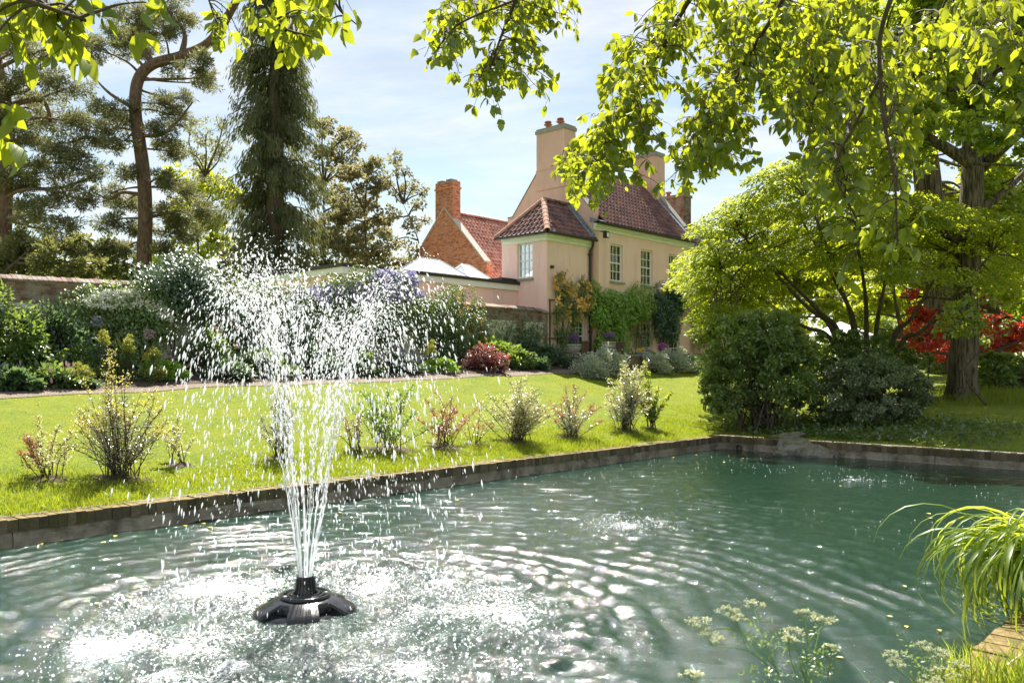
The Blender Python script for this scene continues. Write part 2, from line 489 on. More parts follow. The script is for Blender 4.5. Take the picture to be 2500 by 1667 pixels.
M['gravel'] = simple('gravel', (0.08, 0.060, 0.046), (0.30, 0.235, 0.18), 38, 0.95, 0.9, 40, lo=0.38, hi=0.62)
M['cloth'] = simple('parasol_cloth', (0.82, 0.80, 0.76), (0.86, 0.85, 0.82), 3, 0.9)
def pane_mat():
    m, nt, out = new_mat('window_glass')
    t = nd(nt, 'ShaderNodeBsdfTransparent'); t.inputs[0].default_value = (0.86, 0.90, 0.88, 1)
    g = nd(nt, 'ShaderNodeBsdfGlossy'); g.inputs['Roughness'].default_value = 0.02
    lw = nd(nt, 'ShaderNodeFresnel'); lw.inputs[0].default_value = 1.7
    mx = nd(nt, 'ShaderNodeMixShader')
    nt.links.new(lw.outputs[0], mx.inputs[0]); nt.links.new(t.outputs[0], mx.inputs[1]); nt.links.new(g.outputs[0], mx.inputs[2])
    nt.links.new(mx.outputs[0], out.inputs[0])
    return m
M['glass'] = pane_mat()
M['roof_glass'] = simple('frosted_roof_glass', (0.70, 0.74, 0.76), (0.78, 0.82, 0.84), 1, 0.12, spec=0.8)
M['black_plastic'] = simple('black_plastic', (0.012, 0.012, 0.013), (0.020, 0.020, 0.022), 6, 0.16, 0.05, 60, spec=0.6)
def water_drop():
    m, nt, out = new_mat('spray_water')
    d = nd(nt, 'ShaderNodeBsdfDiffuse'); d.inputs[0].default_value = (0.86, 0.89, 0.92, 1)
    t = nd(nt, 'ShaderNodeBsdfTranslucent'); t.inputs[0].default_value = (0.95, 0.97, 1, 1)
    g = nd(nt, 'ShaderNodeBsdfGlossy'); g.inputs['Roughness'].default_value = 0.15
    a = nd(nt, 'ShaderNodeMixShader'); a.inputs[0].default_value = 0.62
    nt.links.new(d.outputs[0], a.inputs[1]); nt.links.new(t.outputs[0], a.inputs[2])
    b = nd(nt, 'ShaderNodeMixShader'); b.inputs[0].default_value = 0.12
    nt.links.new(a.outputs[0], b.inputs[1]); nt.links.new(g.outputs[0], b.inputs[2])
    tr = nd(nt, 'ShaderNodeBsdfTransparent')
    c = nd(nt, 'ShaderNodeMixShader'); c.inputs[0].default_value = 0.36
    nt.links.new(b.outputs[0], c.inputs[1]); nt.links.new(tr.outputs[0], c.inputs[2])
    nt.links.new(c.outputs[0], out.inputs[0])
    return m, c
M['drop'], _ = water_drop()
M['jet'], _c = water_drop(); M['jet'].name = 'jet_water'; _c.inputs[0].default_value = 0.58
def lawn_mat():
    m, nt, out = new_mat('lawn_grass')
    b = nd(nt, 'ShaderNodeBsdfPrincipled')
    a = ramp(nt, noise(nt, 22, 8, 0.7), [(0.30, (0.070, 0.100, 0.008)), (0.55, (0.155, 0.190, 0.011)), (0.75, (0.24, 0.25, 0.022))])
    p = ramp(nt, noise(nt, 1.3, 7, 0.68), [(0.32, (0.62, 0.78, 0.7)), (0.50, (1.0, 1.0, 1.0)), (0.70, (1.28, 1.08, 1.0))])
    col = mixc(nt, 1.0, a, p, 'MULTIPLY')
    nt.links.new(col, b.inputs['Base Color'])
    b.inputs['Roughness'].default_value = 0.9; b.inputs['Specular IOR Level'].default_value = 0.1
    b.inputs['Sheen Weight'].default_value = 0.2
    b.inputs['Sheen Tint'].default_value = (0.75, 0.85, 0.25, 1)
    bp = nd(nt, 'ShaderNodeBump'); bp.inputs['Strength'].default_value = 0.7; bp.inputs['Distance'].default_value = 0.04
    nt.links.new(noise(nt, 30, 6, 0.7), bp.inputs['Height']); nt.links.new(bp.outputs[0], b.inputs['Normal'])
    nt.links.new(b.outputs[0], out.inputs[0])
    return m
M['lawn'] = lawn_mat()
def water_mat():
    m, nt, out = new_mat('pond_water')
    b = nd(nt, 'ShaderNodeBsdfPrincipled')
    body = ramp(nt, noise(nt, 0.35, 3), [(0.3, (0.009, 0.028, 0.018)), (0.7, (0.013, 0.037, 0.024))])
    nt.links.new(body, b.inputs['Base Color'])
    b.inputs['Roughness'].default_value = 0.05; b.inputs['IOR'].default_value = 1.40
    b.inputs['Specular IOR Level'].default_value = 0.9
    at = nd(nt, 'ShaderNodeAttribute', attribute_name='foam')
    fb = nd(nt, 'ShaderNodeBump'); fb.inputs['Strength'].default_value = 0.8; fb.inputs['Distance'].default_value = 0.012
    nt.links.new(noise(nt, 11, 8, 0.72, mapping=(1.0, 1.8, 1.0)), fb.inputs['Height']); nt.links.new(fb.outputs[0], b.inputs['Normal'])
    f1 = noise(nt, 34, 9, 0.85, dist=0.9)
    ad = nd(nt, 'ShaderNodeMath', operation='ADD'); nt.links.new(f1, ad.inputs[0]); nt.links.new(at.outputs['Fac'], ad.inputs[1])
    fr = nd(nt, 'ShaderNodeMapRange'); fr.inputs[1].default_value = 0.84; fr.inputs[2].default_value = 0.94
    nt.links.new(ad.outputs[0], fr.inputs[0])
    fo = nd(nt, 'ShaderNodeBsdfDiffuse'); fo.inputs[0].default_value = (0.84, 0.87, 0.88, 1)
    mx = nd(nt, 'ShaderNodeMixShader'); nt.links.new(fr.outputs[0], mx.inputs[0])
    nt.links.new(b.outputs[0], mx.inputs[1]); nt.links.new(fo.outputs[0], mx.inputs[2])
    nt.links.new(mx.outputs[0], out.inputs[0])
    return m
M['water'] = water_mat()
# foliage
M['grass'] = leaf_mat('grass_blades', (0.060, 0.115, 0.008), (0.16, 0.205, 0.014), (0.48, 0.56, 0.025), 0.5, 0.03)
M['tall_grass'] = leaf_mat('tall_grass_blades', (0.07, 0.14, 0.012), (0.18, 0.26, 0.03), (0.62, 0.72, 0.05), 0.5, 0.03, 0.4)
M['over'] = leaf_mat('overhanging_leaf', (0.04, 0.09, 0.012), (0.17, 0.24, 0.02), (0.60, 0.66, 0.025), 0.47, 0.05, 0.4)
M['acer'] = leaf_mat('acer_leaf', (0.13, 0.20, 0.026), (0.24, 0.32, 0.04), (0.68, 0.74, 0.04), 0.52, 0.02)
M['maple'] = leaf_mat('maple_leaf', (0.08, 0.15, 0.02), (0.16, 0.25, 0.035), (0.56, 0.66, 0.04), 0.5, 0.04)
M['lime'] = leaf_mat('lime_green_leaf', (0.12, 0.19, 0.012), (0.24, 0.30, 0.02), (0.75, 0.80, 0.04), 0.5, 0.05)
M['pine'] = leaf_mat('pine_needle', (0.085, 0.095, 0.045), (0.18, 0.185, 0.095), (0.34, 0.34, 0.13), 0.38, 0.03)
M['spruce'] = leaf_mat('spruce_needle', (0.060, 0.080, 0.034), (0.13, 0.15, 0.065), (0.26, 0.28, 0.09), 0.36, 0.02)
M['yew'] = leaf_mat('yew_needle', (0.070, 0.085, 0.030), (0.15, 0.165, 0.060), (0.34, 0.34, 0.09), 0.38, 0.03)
M['olive'] = leaf_mat('olive_brown_leaf', (0.13, 0.125, 0.065), (0.25, 0.23, 0.125), (0.46, 0.42, 0.19), 0.42, 0.03)
M['pale'] = leaf_mat('pale_spring_leaf', (0.14, 0.15, 0.08), (0.24, 0.24, 0.13), (0.45, 0.45, 0.20), 0.45, 0.05)
M['bush'] = leaf_mat('dark_bush_leaf', (0.095, 0.17, 0.045), (0.19, 0.28, 0.07), (0.50, 0.62, 0.07), 0.4, 0.08)
M['holly'] = leaf_mat('clipped_bush_leaf', (0.11, 0.165, 0.065), (0.21, 0.27, 0.12), (0.26, 0.31, 0.08), 0.30, 0.07, 0.4)
M['red'] = leaf_mat('red_acer_leaf', (0.26, 0.025, 0.018), (0.42, 0.06, 0.035), (0.85, 0.09, 0.03), 0.5, 0.05)
M['mid'] = leaf_mat('mid_green_leaf', (0.065, 0.135, 0.035), (0.14, 0.23, 0.06), (0.36, 0.48, 0.07), 0.40, 0.08)
M['deep'] = leaf_mat('deep_green_leaf', (0.045, 0.100, 0.048), (0.10, 0.18, 0.085), (0.22, 0.34, 0.10), 0.35, 0.10)
M['creeper'] = leaf_mat('creeper_leaf', (0.17, 0.34, 0.035), (0.31, 0.50, 0.07), (0.5, 0.7, 0.06), 0.28, 0.07)
M['teal_creeper'] = leaf_mat('dark_creeper_leaf', (0.050, 0.120, 0.070), (0.105, 0.20, 0.12), (0.16, 0.30, 0.10), 0.35, 0.07)
M['silver'] = leaf_mat('silver_leaf', (0.40, 0.46, 0.36), (0.60, 0.64, 0.52), (0.55, 0.60, 0.40), 0.28, 0.08)
M['grey_shrub'] = leaf_mat('small_grey_leaf', (0.20, 0.20, 0.10), (0.40, 0.40, 0.24), (0.62, 0.60, 0.32), 0.45, 0.30, 0.25)
M['cream_shrub'] = leaf_mat('cream_green_leaf', (0.35, 0.36, 0.12), (0.58, 0.55, 0.26), (0.85, 0.82, 0.32), 0.5, 0.18, 0.3)
M['gold_leaf'] = leaf_mat('golden_leaf', (0.36, 0.30, 0.05), (0.60, 0.50, 0.12), (0.90, 0.78, 0.12), 0.5, 0.18, 0.3)
M['rust_leaf'] = leaf_mat('rust_leaf', (0.26, 0.12, 0.06), (0.42, 0.22, 0.11), (0.62, 0.32, 0.12), 0.45, 0.12, 0.3)
M['plum_leaf'] = leaf_mat('plum_red_leaf', (0.10, 0.022, 0.030), (0.26, 0.07, 0.07), (0.60, 0.16, 0.10), 0.4, 0.22, 0.3)
M['euph'] = leaf_mat('euphorbia_head', (0.27, 0.29, 0.05), (0.42, 0.42, 0.07), (0.55, 0.55, 0.08), 0.35, 0.03)
M['white_flower'] = leaf_mat('white_petal', (0.72, 0.72, 0.68), (0.85, 0.85, 0.82), (0.8, 0.8, 0.76), 0.35, 0.03)
M['cream_flower'] = leaf_mat('cream_umbel', (0.36, 0.38, 0.22), (0.52, 0.54, 0.36), (0.55, 0.58, 0.30), 0.4, 0.02)
M['rose'] = leaf_mat('apricot_rose', (0.86, 0.50, 0.12), (0.92, 0.66, 0.26), (0.9, 0.6, 0.2), 0.15, 0.03)
M['pink_flower'] = leaf_mat('pink_petal', (0.60, 0.30, 0.42), (0.78, 0.50, 0.62), (0.8, 0.5, 0.6), 0.35, 0.03)
M['purple_flower'] = leaf_mat('purple_petal', (0.20, 0.08, 0.34), (0.40, 0.20, 0.55), (0.5, 0.25, 0.7), 0.35, 0.03)
M['lilac_flower'] = leaf_mat('lilac_petal', (0.26, 0.24, 0.48), (0.44, 0.41, 0.66), (0.5, 0.46, 0.75), 0.4, 0.03)
M['magenta_flower'] = leaf_mat('magenta_petal', (0.60, 0.08, 0.42), (0.75, 0.22, 0.58), (0.8, 0.2, 0.6), 0.35, 0.03)
M['yellow_flower'] = leaf_mat('yellow_petal', (0.75, 0.48, 0.02), (0.85, 0.62, 0.05), (0.9, 0.7, 0.06), 0.35, 0.03)
M['petal_float'] = leaf_mat('fallen_leaf', (0.62, 0.48, 0.08), (0.80, 0.62, 0.20), (0.8, 0.7, 0.1), 0.3, 0.05)
M['ivy'] = leaf_mat('ground_ivy_leaf', (0.04, 0.09, 0.02), (0.10, 0.17, 0.04), (0.30, 0.40, 0.06), 0.4, 0.06)
# ================================================================== ground, pond
def lines(lo, hi, fine_lo, fine_hi, step):
    a = np.arange(fine_lo, fine_hi + 1e-6, step)
    l = []; q = fine_lo; d = step
    while q > lo:
        d *= 1.5; q -= d; l.append(q)
    h = []; q = fine_hi; d = step
    while q < hi:
        d *= 1.5; q += d; h.append(q)
    return np.array(l[::-1] + list(a) + h)
gm = lines(-900, 900, -8.7, 40.3, 0.35)
gn = lines(-900, 900, -3.6, 32.2, 0.2)
gm = np.unique(np.round(np.append(gm[np.abs(gm - 20.3) > 0.17], 20.28), 4))
gm = np.unique(np.round(np.append(gm[np.abs(gm + 9.3) > 0.25], -9.28), 4))
gn = np.unique(np.round(np.append(gn[(np.abs(gn - 11.38) > 0.11) & (np.abs(gn - 1.22) > 0.11)], [11.38, 1.22]), 4))
GM, GN = np.meshgrid(gm, gn, indexing='ij')
GX, GY = xy(GM, GN)
GZ = TZ(GX, GY)
i, j = np.meshgrid(np.arange(len(gm) - 1), np.arange(len(gn) - 1), indexing='ij')
cmid = 0.5 * (gm[:-1] + gm[1:])[:, None] + 0 * j; nmid = 0.5 * (gn[:-1] + gn[1:])[None, :] + 0 * i
keep = ~((cmid > -9.28) & (cmid < 20.28) & (nmid > 1.22) & (nmid < 11.38))
k = len(gn)
q = (i * k + j)[keep]
F = np.stack([q, q + k, q + k + 1, q + 1], 1)
ground = solo('ground', MB().add(np.stack([GX.ravel(), GY.ravel(), GZ.ravel()], 1), F), M['lawn'], smooth=True, kind='structure')

def sheet(name, m0, m1, nlo, nhi, lift, mat, dm=0.4, dn=0.15, fn=None, fn2=None):
    ms = np.arange(m0, m1 + 1e-6, dm)
    cols = max(3, int((nhi - nlo) / dn))
    V = []
    for m_ in ms:
        lo = nlo + (fn(m_) if fn else 0); hi = nhi + (fn2(m_) if fn2 else 0)
        for n_ in np.linspace(lo, hi, cols):
            x, y = xy(m_, n_); V.append((x, y, float(TZ(x, y)) + lift))
    V = np.array(V)
    i, j = np.meshgrid(np.arange(len(ms) - 1), np.arange(cols - 1), indexing='ij')
    q = (i * cols + j).ravel()
    return solo(name, MB().add(V, np.stack([q, q + cols, q + cols + 1, q + 1], 1)), mat, smooth=True, kind='structure')
wob = lambda m_: 0.10 * math.sin(m_ * 0.7) + 0.06 * math.sin(m_ * 1.9 + 1)
sheet('gravel_path', -4, 28.6, 19.75, 20.35, 0.012, M['gravel'], fn=wob, fn2=lambda m_: max(0, (m_ - 22.5) * 0.16))
sheet('flower_bed', -4, 25.2, 20.30, 22.74, 0.022, M['soil'])

# ---- pond walls: brick-on-edge coping on concrete
def pond_wall(label, along0, along1, fixed, out, first, last, bw=0.112):
    """along: range of m (or n) of the wall; out: direction of the bank; bricks between first and last are parts, the rest one part"""
    axm = (out in ('n+', 'n-'))
    s = 1 if out.endswith('+') else -1
    def W(a, d, z):
        x, y = (xy(a, fixed + s * d) if axm else xy(fixed + s * d, a))
        return np.array([x, y, z])
    root = thing('pond_wall', label, 'pond wall', W((along0 + along1) / 2, 0.15, -0.4))
    # concrete courses, in lengths with open joints
    a = along0
    while a < along1 - 0.05:
        b_ = min(along1, a + rng.uniform(1.7, 2.6))
        mb = MB()
        o = W(a + 0.006, -0.012, -0.45); e = W(b_ - 0.006, -0.012, -0.45) - o
        mb.obb(o, e, W(a, 0.30, 0) - W(a, 0, 0), (0, 0, 0.45 + 0.115 + rng.uniform(-0.004, 0.004)))
        part('concrete_block', mb, M['concrete'], root)
        mb = MB()
        o = W(a + 0.006, 0.012, 0.112); e = W(b_ - 0.006, 0.012, 0.112) - o
        mb.obb(o, e, W(a, 0.27, 0) - W(a, 0, 0), (0, 0, 0.058))
        part('concrete_block', mb, M['concrete'], root)
        a = b_
    stuff = MB(); a = along0
    while a < along1 - 0.04:
        w = bw * rng.uniform(0.9, 1.1); h = rng.uniform(-0.006, 0.006); dd = rng.uniform(-0.012, 0.012)
        mb = MB() if first <= a <= last else stuff
        o = W(a + 0.002, 0.0 + dd, 0.168); ex = W(a + w - 0.002, dd, 0.168) - o; ey = W(a, 0.29 + dd, 0) - W(a, dd, 0)
        V0 = [o, o + ex, o + ex + ey, o + ey]
        H = COPE + h - 0.168
        V1 = [q + np.array([0, 0, H - 0.012]) for q in V0]
        c = sum(V0) / 4
        V2 = [c + (q - c) * np.array([0.96, 0.96, 1]) + np.array([0, 0, H + rng.uniform(-0.006, 0.004)]) for q in V0]
        mb.add(np.array(V0 + V1 + V2), np.array([[0, 1, 5, 4], [1, 2, 6, 5], [2, 3, 7, 6], [3, 0, 4, 7], [4, 5, 9, 8], [5, 6, 10, 9], [6, 7, 11, 10], [7, 4, 8, 11], [8, 9, 10, 11]]))
        if mb is not stuff:
            part('coping_brick', mb, M['cope_brick'], root)
        a += w
    if stuff.n:
        part('coping', stuff, M['cope_brick'], root, 'stuff')
    return root
pond_wall('long low pond wall with mossy brick coping below the sunny lawn', -9.0, 20.0, 11.1, 'n+', 2.2, 20)
pond_wall('shaded end wall of the pond below the dark bushes', 1.2, 11.38, 20.0, 'm+', 1.4, 12)
pond_wall('near pond edge with orange moss beside the arching grass clump', 0.5, 20.0, 1.5, 'n-', 3.4, 14)

# ---- water
ms = np.concatenate([np.arange(-9.0, 2.0, 0.25), np.arange(2.0, 20.001, 0.038)])
ns = np.arange(1.5, 11.101, 0.036)
WM, WN = np.meshgrid(ms, ns, indexing='ij')
WX, WY = xy(WM, WN)
FC = np.array([-1.80, 7.32])           # the fountain
B1 = np.array([1.56, 11.25]); B2_ = np.array([6.45, 15.8])   # two bubbling spots
def vnoise(x, y, seed, f):
    """smooth value noise"""
    g = np.random.default_rng(seed).random((128, 128))
    a = x * f; b = y * f
    i0 = np.floor(a).astype(int); j0 = np.floor(b).astype(int)
    fa = a - i0; fb = b - j0
    fa = fa * fa * (3 - 2 * fa); fb = fb * fb * (3 - 2 * fb)
    G = lambda p, q: g[p % 128, q % 128]
    return (G(i0, j0) * (1 - fa) * (1 - fb) + G(i0 + 1, j0) * fa * (1 - fb) + G(i0, j0 + 1) * (1 - fa) * fb + G(i0 + 1, j0 + 1) * fa * fb) - 0.5
rF = np.hypot(WX - FC[0] - 0.15, WY - FC[1] + 0.45)
r1 = np.hypot(WX - B1[0], WY - B1[1]); r2 = np.hypot(WX - B2_[0], WY - B2_[1])
wx = WX + 0.25 * vnoise(WX, WY, 1, 1.1); wy = WY + 0.25 * vnoise(WX, WY, 2, 1.1)
rw = np.hypot(wx - FC[0] - 0.15, wy - FC[1] + 0.45); r1w = np.hypot(wx - B1[0], wy - B1[1])
Z = np.zeros_like(WX)
amp = np.exp(-np.clip(rF - 1.6, 0, None) / 4.2) * np.clip(rF / 1.6, 0.3, 1)
ph = rw * 2 * np.pi / 0.30
Z += 0.020 * amp * (np.sin(ph) + 0.38 * np.sin(2 * ph + 0.7)) * (0.7 + 1.1 * vnoise(WX, WY, 3, 0.9))
Z += 0.0085 * amp * np.sin(rw * 2 * np.pi / 0.55 + 1.0)
Z += 0.007 * np.exp(-r1 / 2.2) * np.sin(r1w * 2 * np.pi / 0.26)
Z += 0.003 * np.exp(-r2 / 1.2) * np.sin(r2 * 2 * np.pi / 0.22)
turb = np.exp(-np.clip(rF - 2.1, 0, None) ** 2 / 0.6) * np.clip((rF - 0.2) / 0.4, 0, 1)
Z += 0.055 * turb * vnoise(WX, WY, 5, 6.0) + 0.035 * turb * vnoise(WX, WY, 6, 13.0)
Z += 0.030 * np.exp(-r1 ** 2 / 0.12) * (0.4 + vnoise(WX, WY, 7, 9.0)) + 0.03 * np.exp(-r1 ** 2 / 0.8) * vnoise(WX, WY * 1.5, 18, 8.0)
Z += 0.010 * np.exp(-r2 ** 2 / 0.06) * (0.4 + vnoise(WX, WY, 8, 9.0))
calm = np.clip(1.25 - (WM - 9) / 12, 0.35, 1)
Z += calm * (0.016 * vnoise(WX, WY * 2.4, 9, 3.0) + 0.015 * vnoise(WX, WY * 2.2, 10, 6.0) + 0.012 * vnoise(WX, WY * 1.5, 17, 9.5))
Z += 0.0016 * np.sin(WY * 9 + 1.3 * WX + 3 * vnoise(WX, WY, 12, 0.5))
foam = 0.305 * np.exp(-(rF / 2.75) ** 4) + 0.12 * vnoise(WX, WY, 13, 1.1) * np.exp(-(rF / 3.0) ** 4) + 0.10 * vnoise(WX, WY, 14, 3.0) * turb
ring = np.exp(-(rF - 1.7) ** 2 / 0.25)
foam += 0.03 * ring
foam = np.maximum(foam, 0.31 * np.exp(-r1 ** 2 / 0.30) + 0.14 * vnoise(WX, WY, 15, 4.0) * np.exp(-r1 ** 2 / 1.2))
foam = np.maximum(foam, 0.30 * np.exp(-r2 ** 2 / 0.06))
for _ in range(34):                      # splashes where the drops come down
    a = rng.random() * 2 * np.pi; rr = rng.uniform(0.7, 2.3)
    cx, cy = FC[0] + 0.15 + rr * np.cos(a), FC[1] - 0.45 + rr * np.sin(a)
    d2 = (WX - cx) ** 2 + (WY - cy) ** 2
    foam += 0.06 * np.exp(-d2 / 0.016); Z += 0.02 * np.exp(-d2 / 0.008)
k = len(ns)
i, j = np.meshgrid(np.arange(len(ms) - 1), np.arange(len(ns) - 1), indexing='ij')
q = (i * k + j).ravel()
water = solo('water', MB().add(np.stack([WX.ravel(), WY.ravel(), Z.ravel()], 1), np.stack([q, q + k, q + k + 1, q + 1], 1)), M['water'], smooth=True, kind='structure')
at = water.data.attributes.new('foam', 'FLOAT', 'POINT')
at.data.foreach_set('value', foam.ravel().astype(np.float32))
# ================================================================== house
C0 = np.array([1.45, 35.0])
def HP(s, t, z):
    return np.array([C0[0] + s * A2[0] + t * B2[0], C0[1] + s * A2[1] + t * B2[1], z])
SA = np.array([A2[0], A2[1], 0.0]); TB = np.array([B2[0], B2[1], 0.0]); UP = np.array([0, 0, 1.0])
def slab(mb, s0, s1, t0, t1, z0, z1):
    mb.obb(HP(s0, t0, z0), SA * (s1 - s0), TB * (t1 - t0), UP * (z1 - z0)); return mb
def wall_open(O, e, nrm, w, z0, z1, openings, depth=0.14, thick=0.3):
    """wall face with real openings and reveals; openings: (a0, a1, zb, zt)"""
    mb = MB()
    xs = sorted({0.0, w} | {o[0] for o in openings} | {o[1] for o in openings})
    zs = sorted({z0, z1} | {o[2] for o in openings} | {o[3] for o in openings})
    P = lambda a, z, d=0.0: O + e * a + UP * (z - O[2]) - nrm * d
    flip = np.dot(np.cross(e, UP), nrm) < 0
    def quad(p):
        mb.add(p[::-1] if flip else p, [[0, 1, 2, 3]])
    for a0, a1 in zip(xs[:-1], xs[1:]):
        for b0, b1 in zip(zs[:-1], zs[1:]):
            c = ((a0 + a1) / 2, (b0 + b1) / 2)
            if any(o[0] < c[0] < o[1] and o[2] < c[1] < o[3] for o in openings): continue
            quad([P(a0, b0), P(a1, b0), P(a1, b1), P(a0, b1)])
    for o in openings:
        a0, a1, b0, b1 = o
        quad([P(a0, b0), P(a0, b0, depth), P(a0, b1, depth), P(a0, b1)][::-1])
        quad([P(a1, b0), P(a1, b0, depth), P(a1, b1, depth), P(a1, b1)])
        quad([P(a0, b1), P(a1, b1), P(a1, b1, depth), P(a0, b1, depth)])
        quad([P(a0, b0), P(a1, b0), P(a1, b0, depth), P(a0, b0, depth)][::-1])
    return mb
def bar(mb, O, e, nrm, a0, a1, z0, z1, d0, d1):
    mb.obb(O + e * a0 + UP * (z0 - O[2]) - nrm * d1, e * (a1 - a0), UP * (z1 - z0), nrm * (d1 - d0)); return mb
def sash(root, O, e, nrm, a0, a1, z0, z1, cols=3, rows=4, dep=0.14, curtain=True, name='window', sill=True, kick=0.0):
    """sash window in an opening: frame, glazing bars, panes, sill, curtains"""
    f = MB(); fw = 0.075
    for x0, x1, y0, y1 in ((a0, a0 + fw, z0, z1), (a1 - fw, a1, z0, z1), (a0 + fw, a1 - fw, z1 - fw, z1), (a0 + fw, a1 - fw, z0, z0 + 0.09)):
        bar(f, O, e, nrm, x0, x1, y0, y1, dep - 0.045, dep + 0.03)
    w = part(name, f, M['white_paint'], root)
    if kick:
        part('panel', bar(MB(), O, e, nrm, a0 + fw, a1 - fw, z0 + 0.09, z0 + kick, dep - 0.02, dep + 0.01), M['white_paint'], w)
    xa, xb, ya, yb = a0 + fw, a1 - fw, z0 + max(0.09, kick), z1 - fw
    for i in range(1, cols):
        x = xa + (xb - xa) * i / cols
        part('glazing_bar', bar(MB(), O, e, nrm, x - 0.016, x + 0.016, ya, yb, dep - 0.022, dep + 0.012), M['white_paint'], w)
    for i in range(1, rows):
        y = ya + (yb - ya) * i / rows; t = 0.03 if (rows == 4 and i == 2) else 0.016
        part('meeting_rail' if t > 0.02 else 'glazing_bar', bar(MB(), O, e, nrm, xa, xb, y - t, y + t, dep - 0.026, dep + 0.016), M['white_paint'], w)
    for i in range(cols):
        for j in range(rows):
            x0 = xa + (xb - xa) * i / cols; x1 = xa + (xb - xa) * (i + 1) / cols
            y0 = ya + (yb - ya) * j / rows; y1 = ya + (yb - ya) * (j + 1) / rows
            d = dep + 0.002 + rng.uniform(-0.001, 0.003)
            tilt = rng.uniform(-0.004, 0.004)
            V = [O + e * x0 + UP * (y0 - O[2]) - nrm * (d + tilt), O + e * x1 + UP * (y0 - O[2]) - nrm * d, O + e * x1 + UP * (y1 - O[2]) - nrm * (d - tilt), O + e * x0 + UP * (y1 - O[2]) - nrm * d]
            part('pane', MB().add(V, [[0, 1, 2, 3]]), M['glass'], w)
    # the room behind: a shallow box, its darkness put into the colour
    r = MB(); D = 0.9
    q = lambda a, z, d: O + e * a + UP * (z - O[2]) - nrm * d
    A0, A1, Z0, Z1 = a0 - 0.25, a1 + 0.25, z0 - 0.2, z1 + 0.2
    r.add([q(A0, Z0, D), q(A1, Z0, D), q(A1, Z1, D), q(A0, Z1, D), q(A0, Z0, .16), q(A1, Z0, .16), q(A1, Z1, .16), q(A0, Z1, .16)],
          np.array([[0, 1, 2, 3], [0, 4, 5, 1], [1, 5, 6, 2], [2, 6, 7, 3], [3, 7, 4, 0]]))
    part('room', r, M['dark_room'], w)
    if curtain:
        for side in (0, 1):
            n = 24; x0 = a0 + 0.02 if side == 0 else a1 - 0.02; wd = (a1 - a0) * 0.40 * (1 if side == 0 else -1)
            V = []
            for i in range(n):
                a = x0 + wd * i / (n - 1); d = dep + 0.10 + 0.028 * math.sin(i * 1.45) + 0.012 * math.sin(i * 0.7)
                V += [q(a, z0 + 0.02, d), q(a, z1 - 0.02, d)]
            part('curtain', MB().add(V, np.array([[2 * i, 2 * i + 2, 2 * i + 3, 2 * i + 1] for i in range(n - 1)])), M['curtain'], w, smooth=True)
    if sill:
        part('sill', bar(MB(), O, e, nrm, a0 - 0.06, a1 + 0.06, z0 - 0.10, z0 - 0.002, -0.09, dep - 0.05), M['sill'], w)
    return w

# ---- pantiles
PROF = np.array([[0.0, 0.0], [0.06, -0.022], [0.13, -0.020], [0.19, 0.014], [0.235, 0.036], [0.285, 0.006]])   # across, height
TW, TG = 0.262, 0.30
def tile_verts(x0, y0):
    """tile in slope coordinates (across, up the slope, off the slope)"""
    xs = PROF[:, 0] + x0; h = PROF[:, 1]
    lo = np.stack([xs, np.full(6, y0), h + 0.062], 1)
    hi = np.stack([xs, np.full(6, y0 + TG + 0.06), h + 0.030], 1)
    fr = np.stack([xs, np.full(6, y0), h + 0.042], 1)
    return np.vstack([lo, hi, fr])
TF = np.array([[i, i + 1, 7 + i, 6 + i] for i in range(5)] + [[12 + i, 13 + i, i + 1, i] for i in range(5)])
SHARED_TILE = {}
def tile_roof(root, O, e, r, nrm, poly, mat, n_single, key, wob=0.006):
    """pantiles on a slope: poly in (across, up) coordinates; the n_single nearest the eye are parts, the rest one part"""
    p = np.asarray(poly, float)
    slots = []
    for iy in range(int(p[:, 1].max() / TG) + 1):
        y0 = iy * TG
        ym = y0 + TG * 0.5
        xsx = []
        for a, b in zip(p, np.roll(p, -1, 0)):
            if (a[1] > ym) != (b[1] > ym):
                xsx.append(a[0] + (b[0] - a[0]) * (ym - a[1]) / (b[1] - a[1]))
        if len(xsx) < 2: continue
        L, Rr = min(xsx), max(xsx)
        ix = math.floor(L / TW)
        while ix * TW < Rr:
            x0 = ix * TW
            if min(x0 + TW, Rr) - max(x0, L) > 0.05:
                slots.append((x0, y0, L, Rr, x0 < L - 0.02 or x0 + 0.285 > Rr + 0.05))
            ix += 1
    ymax = p[:, 1].max()
    def wpos(x, y): return O + e * x + r * y
    slots.sort(key=lambda s: np.linalg.norm(wpos(s[0], s[1])[:2]))
    rest = MB()
    Mx = Matrix(((e[0], r[0], nrm[0]), (e[1], r[1], nrm[1]), (e[2], r[2], nrm[2])))
    if key not in SHARED_TILE:
        me = MB().add(tile_verts(0, 0), TF).mesh('roof_tile', smooth=False); me.materials.append(mat); SHARED_TILE[key] = me
    for q, (x0, y0, L, Rr, clip) in enumerate(slots):
        dh = rng.uniform(0, wob); rot = rng.normal(0, 0.008)
        if q < n_single and not clip and y0 + TG <= ymax:
            o = link('roof_tile', SHARED_TILE[key], None, root)
            loc = wpos(x0, y0) + nrm * dh - ROOTLOC[root.name]
            o.matrix_local = Matrix.Translation([float(z) for z in loc]) @ (Mx.to_4x4() @ Matrix.Rotation(rot, 4, 'Z'))
            continue
        V = tile_verts(x0, y0); V[:, 2] += dh
        V[:, 0] = np.clip(V[:, 0], L, Rr + 0.03); V[:, 1] = np.minimum(V[:, 1], ymax + 0.02)
        W_ = O + V[:, 0:1] * e + V[:, 1:2] * r + V[:, 2:3] * nrm
        if q < n_single:
            part('roof_tile', MB().add(W_, TF), mat, root)
        else:
            rest.add(W_, TF)
    if rest.n:
        part('roof_tiles', rest, mat, root, 'stuff')

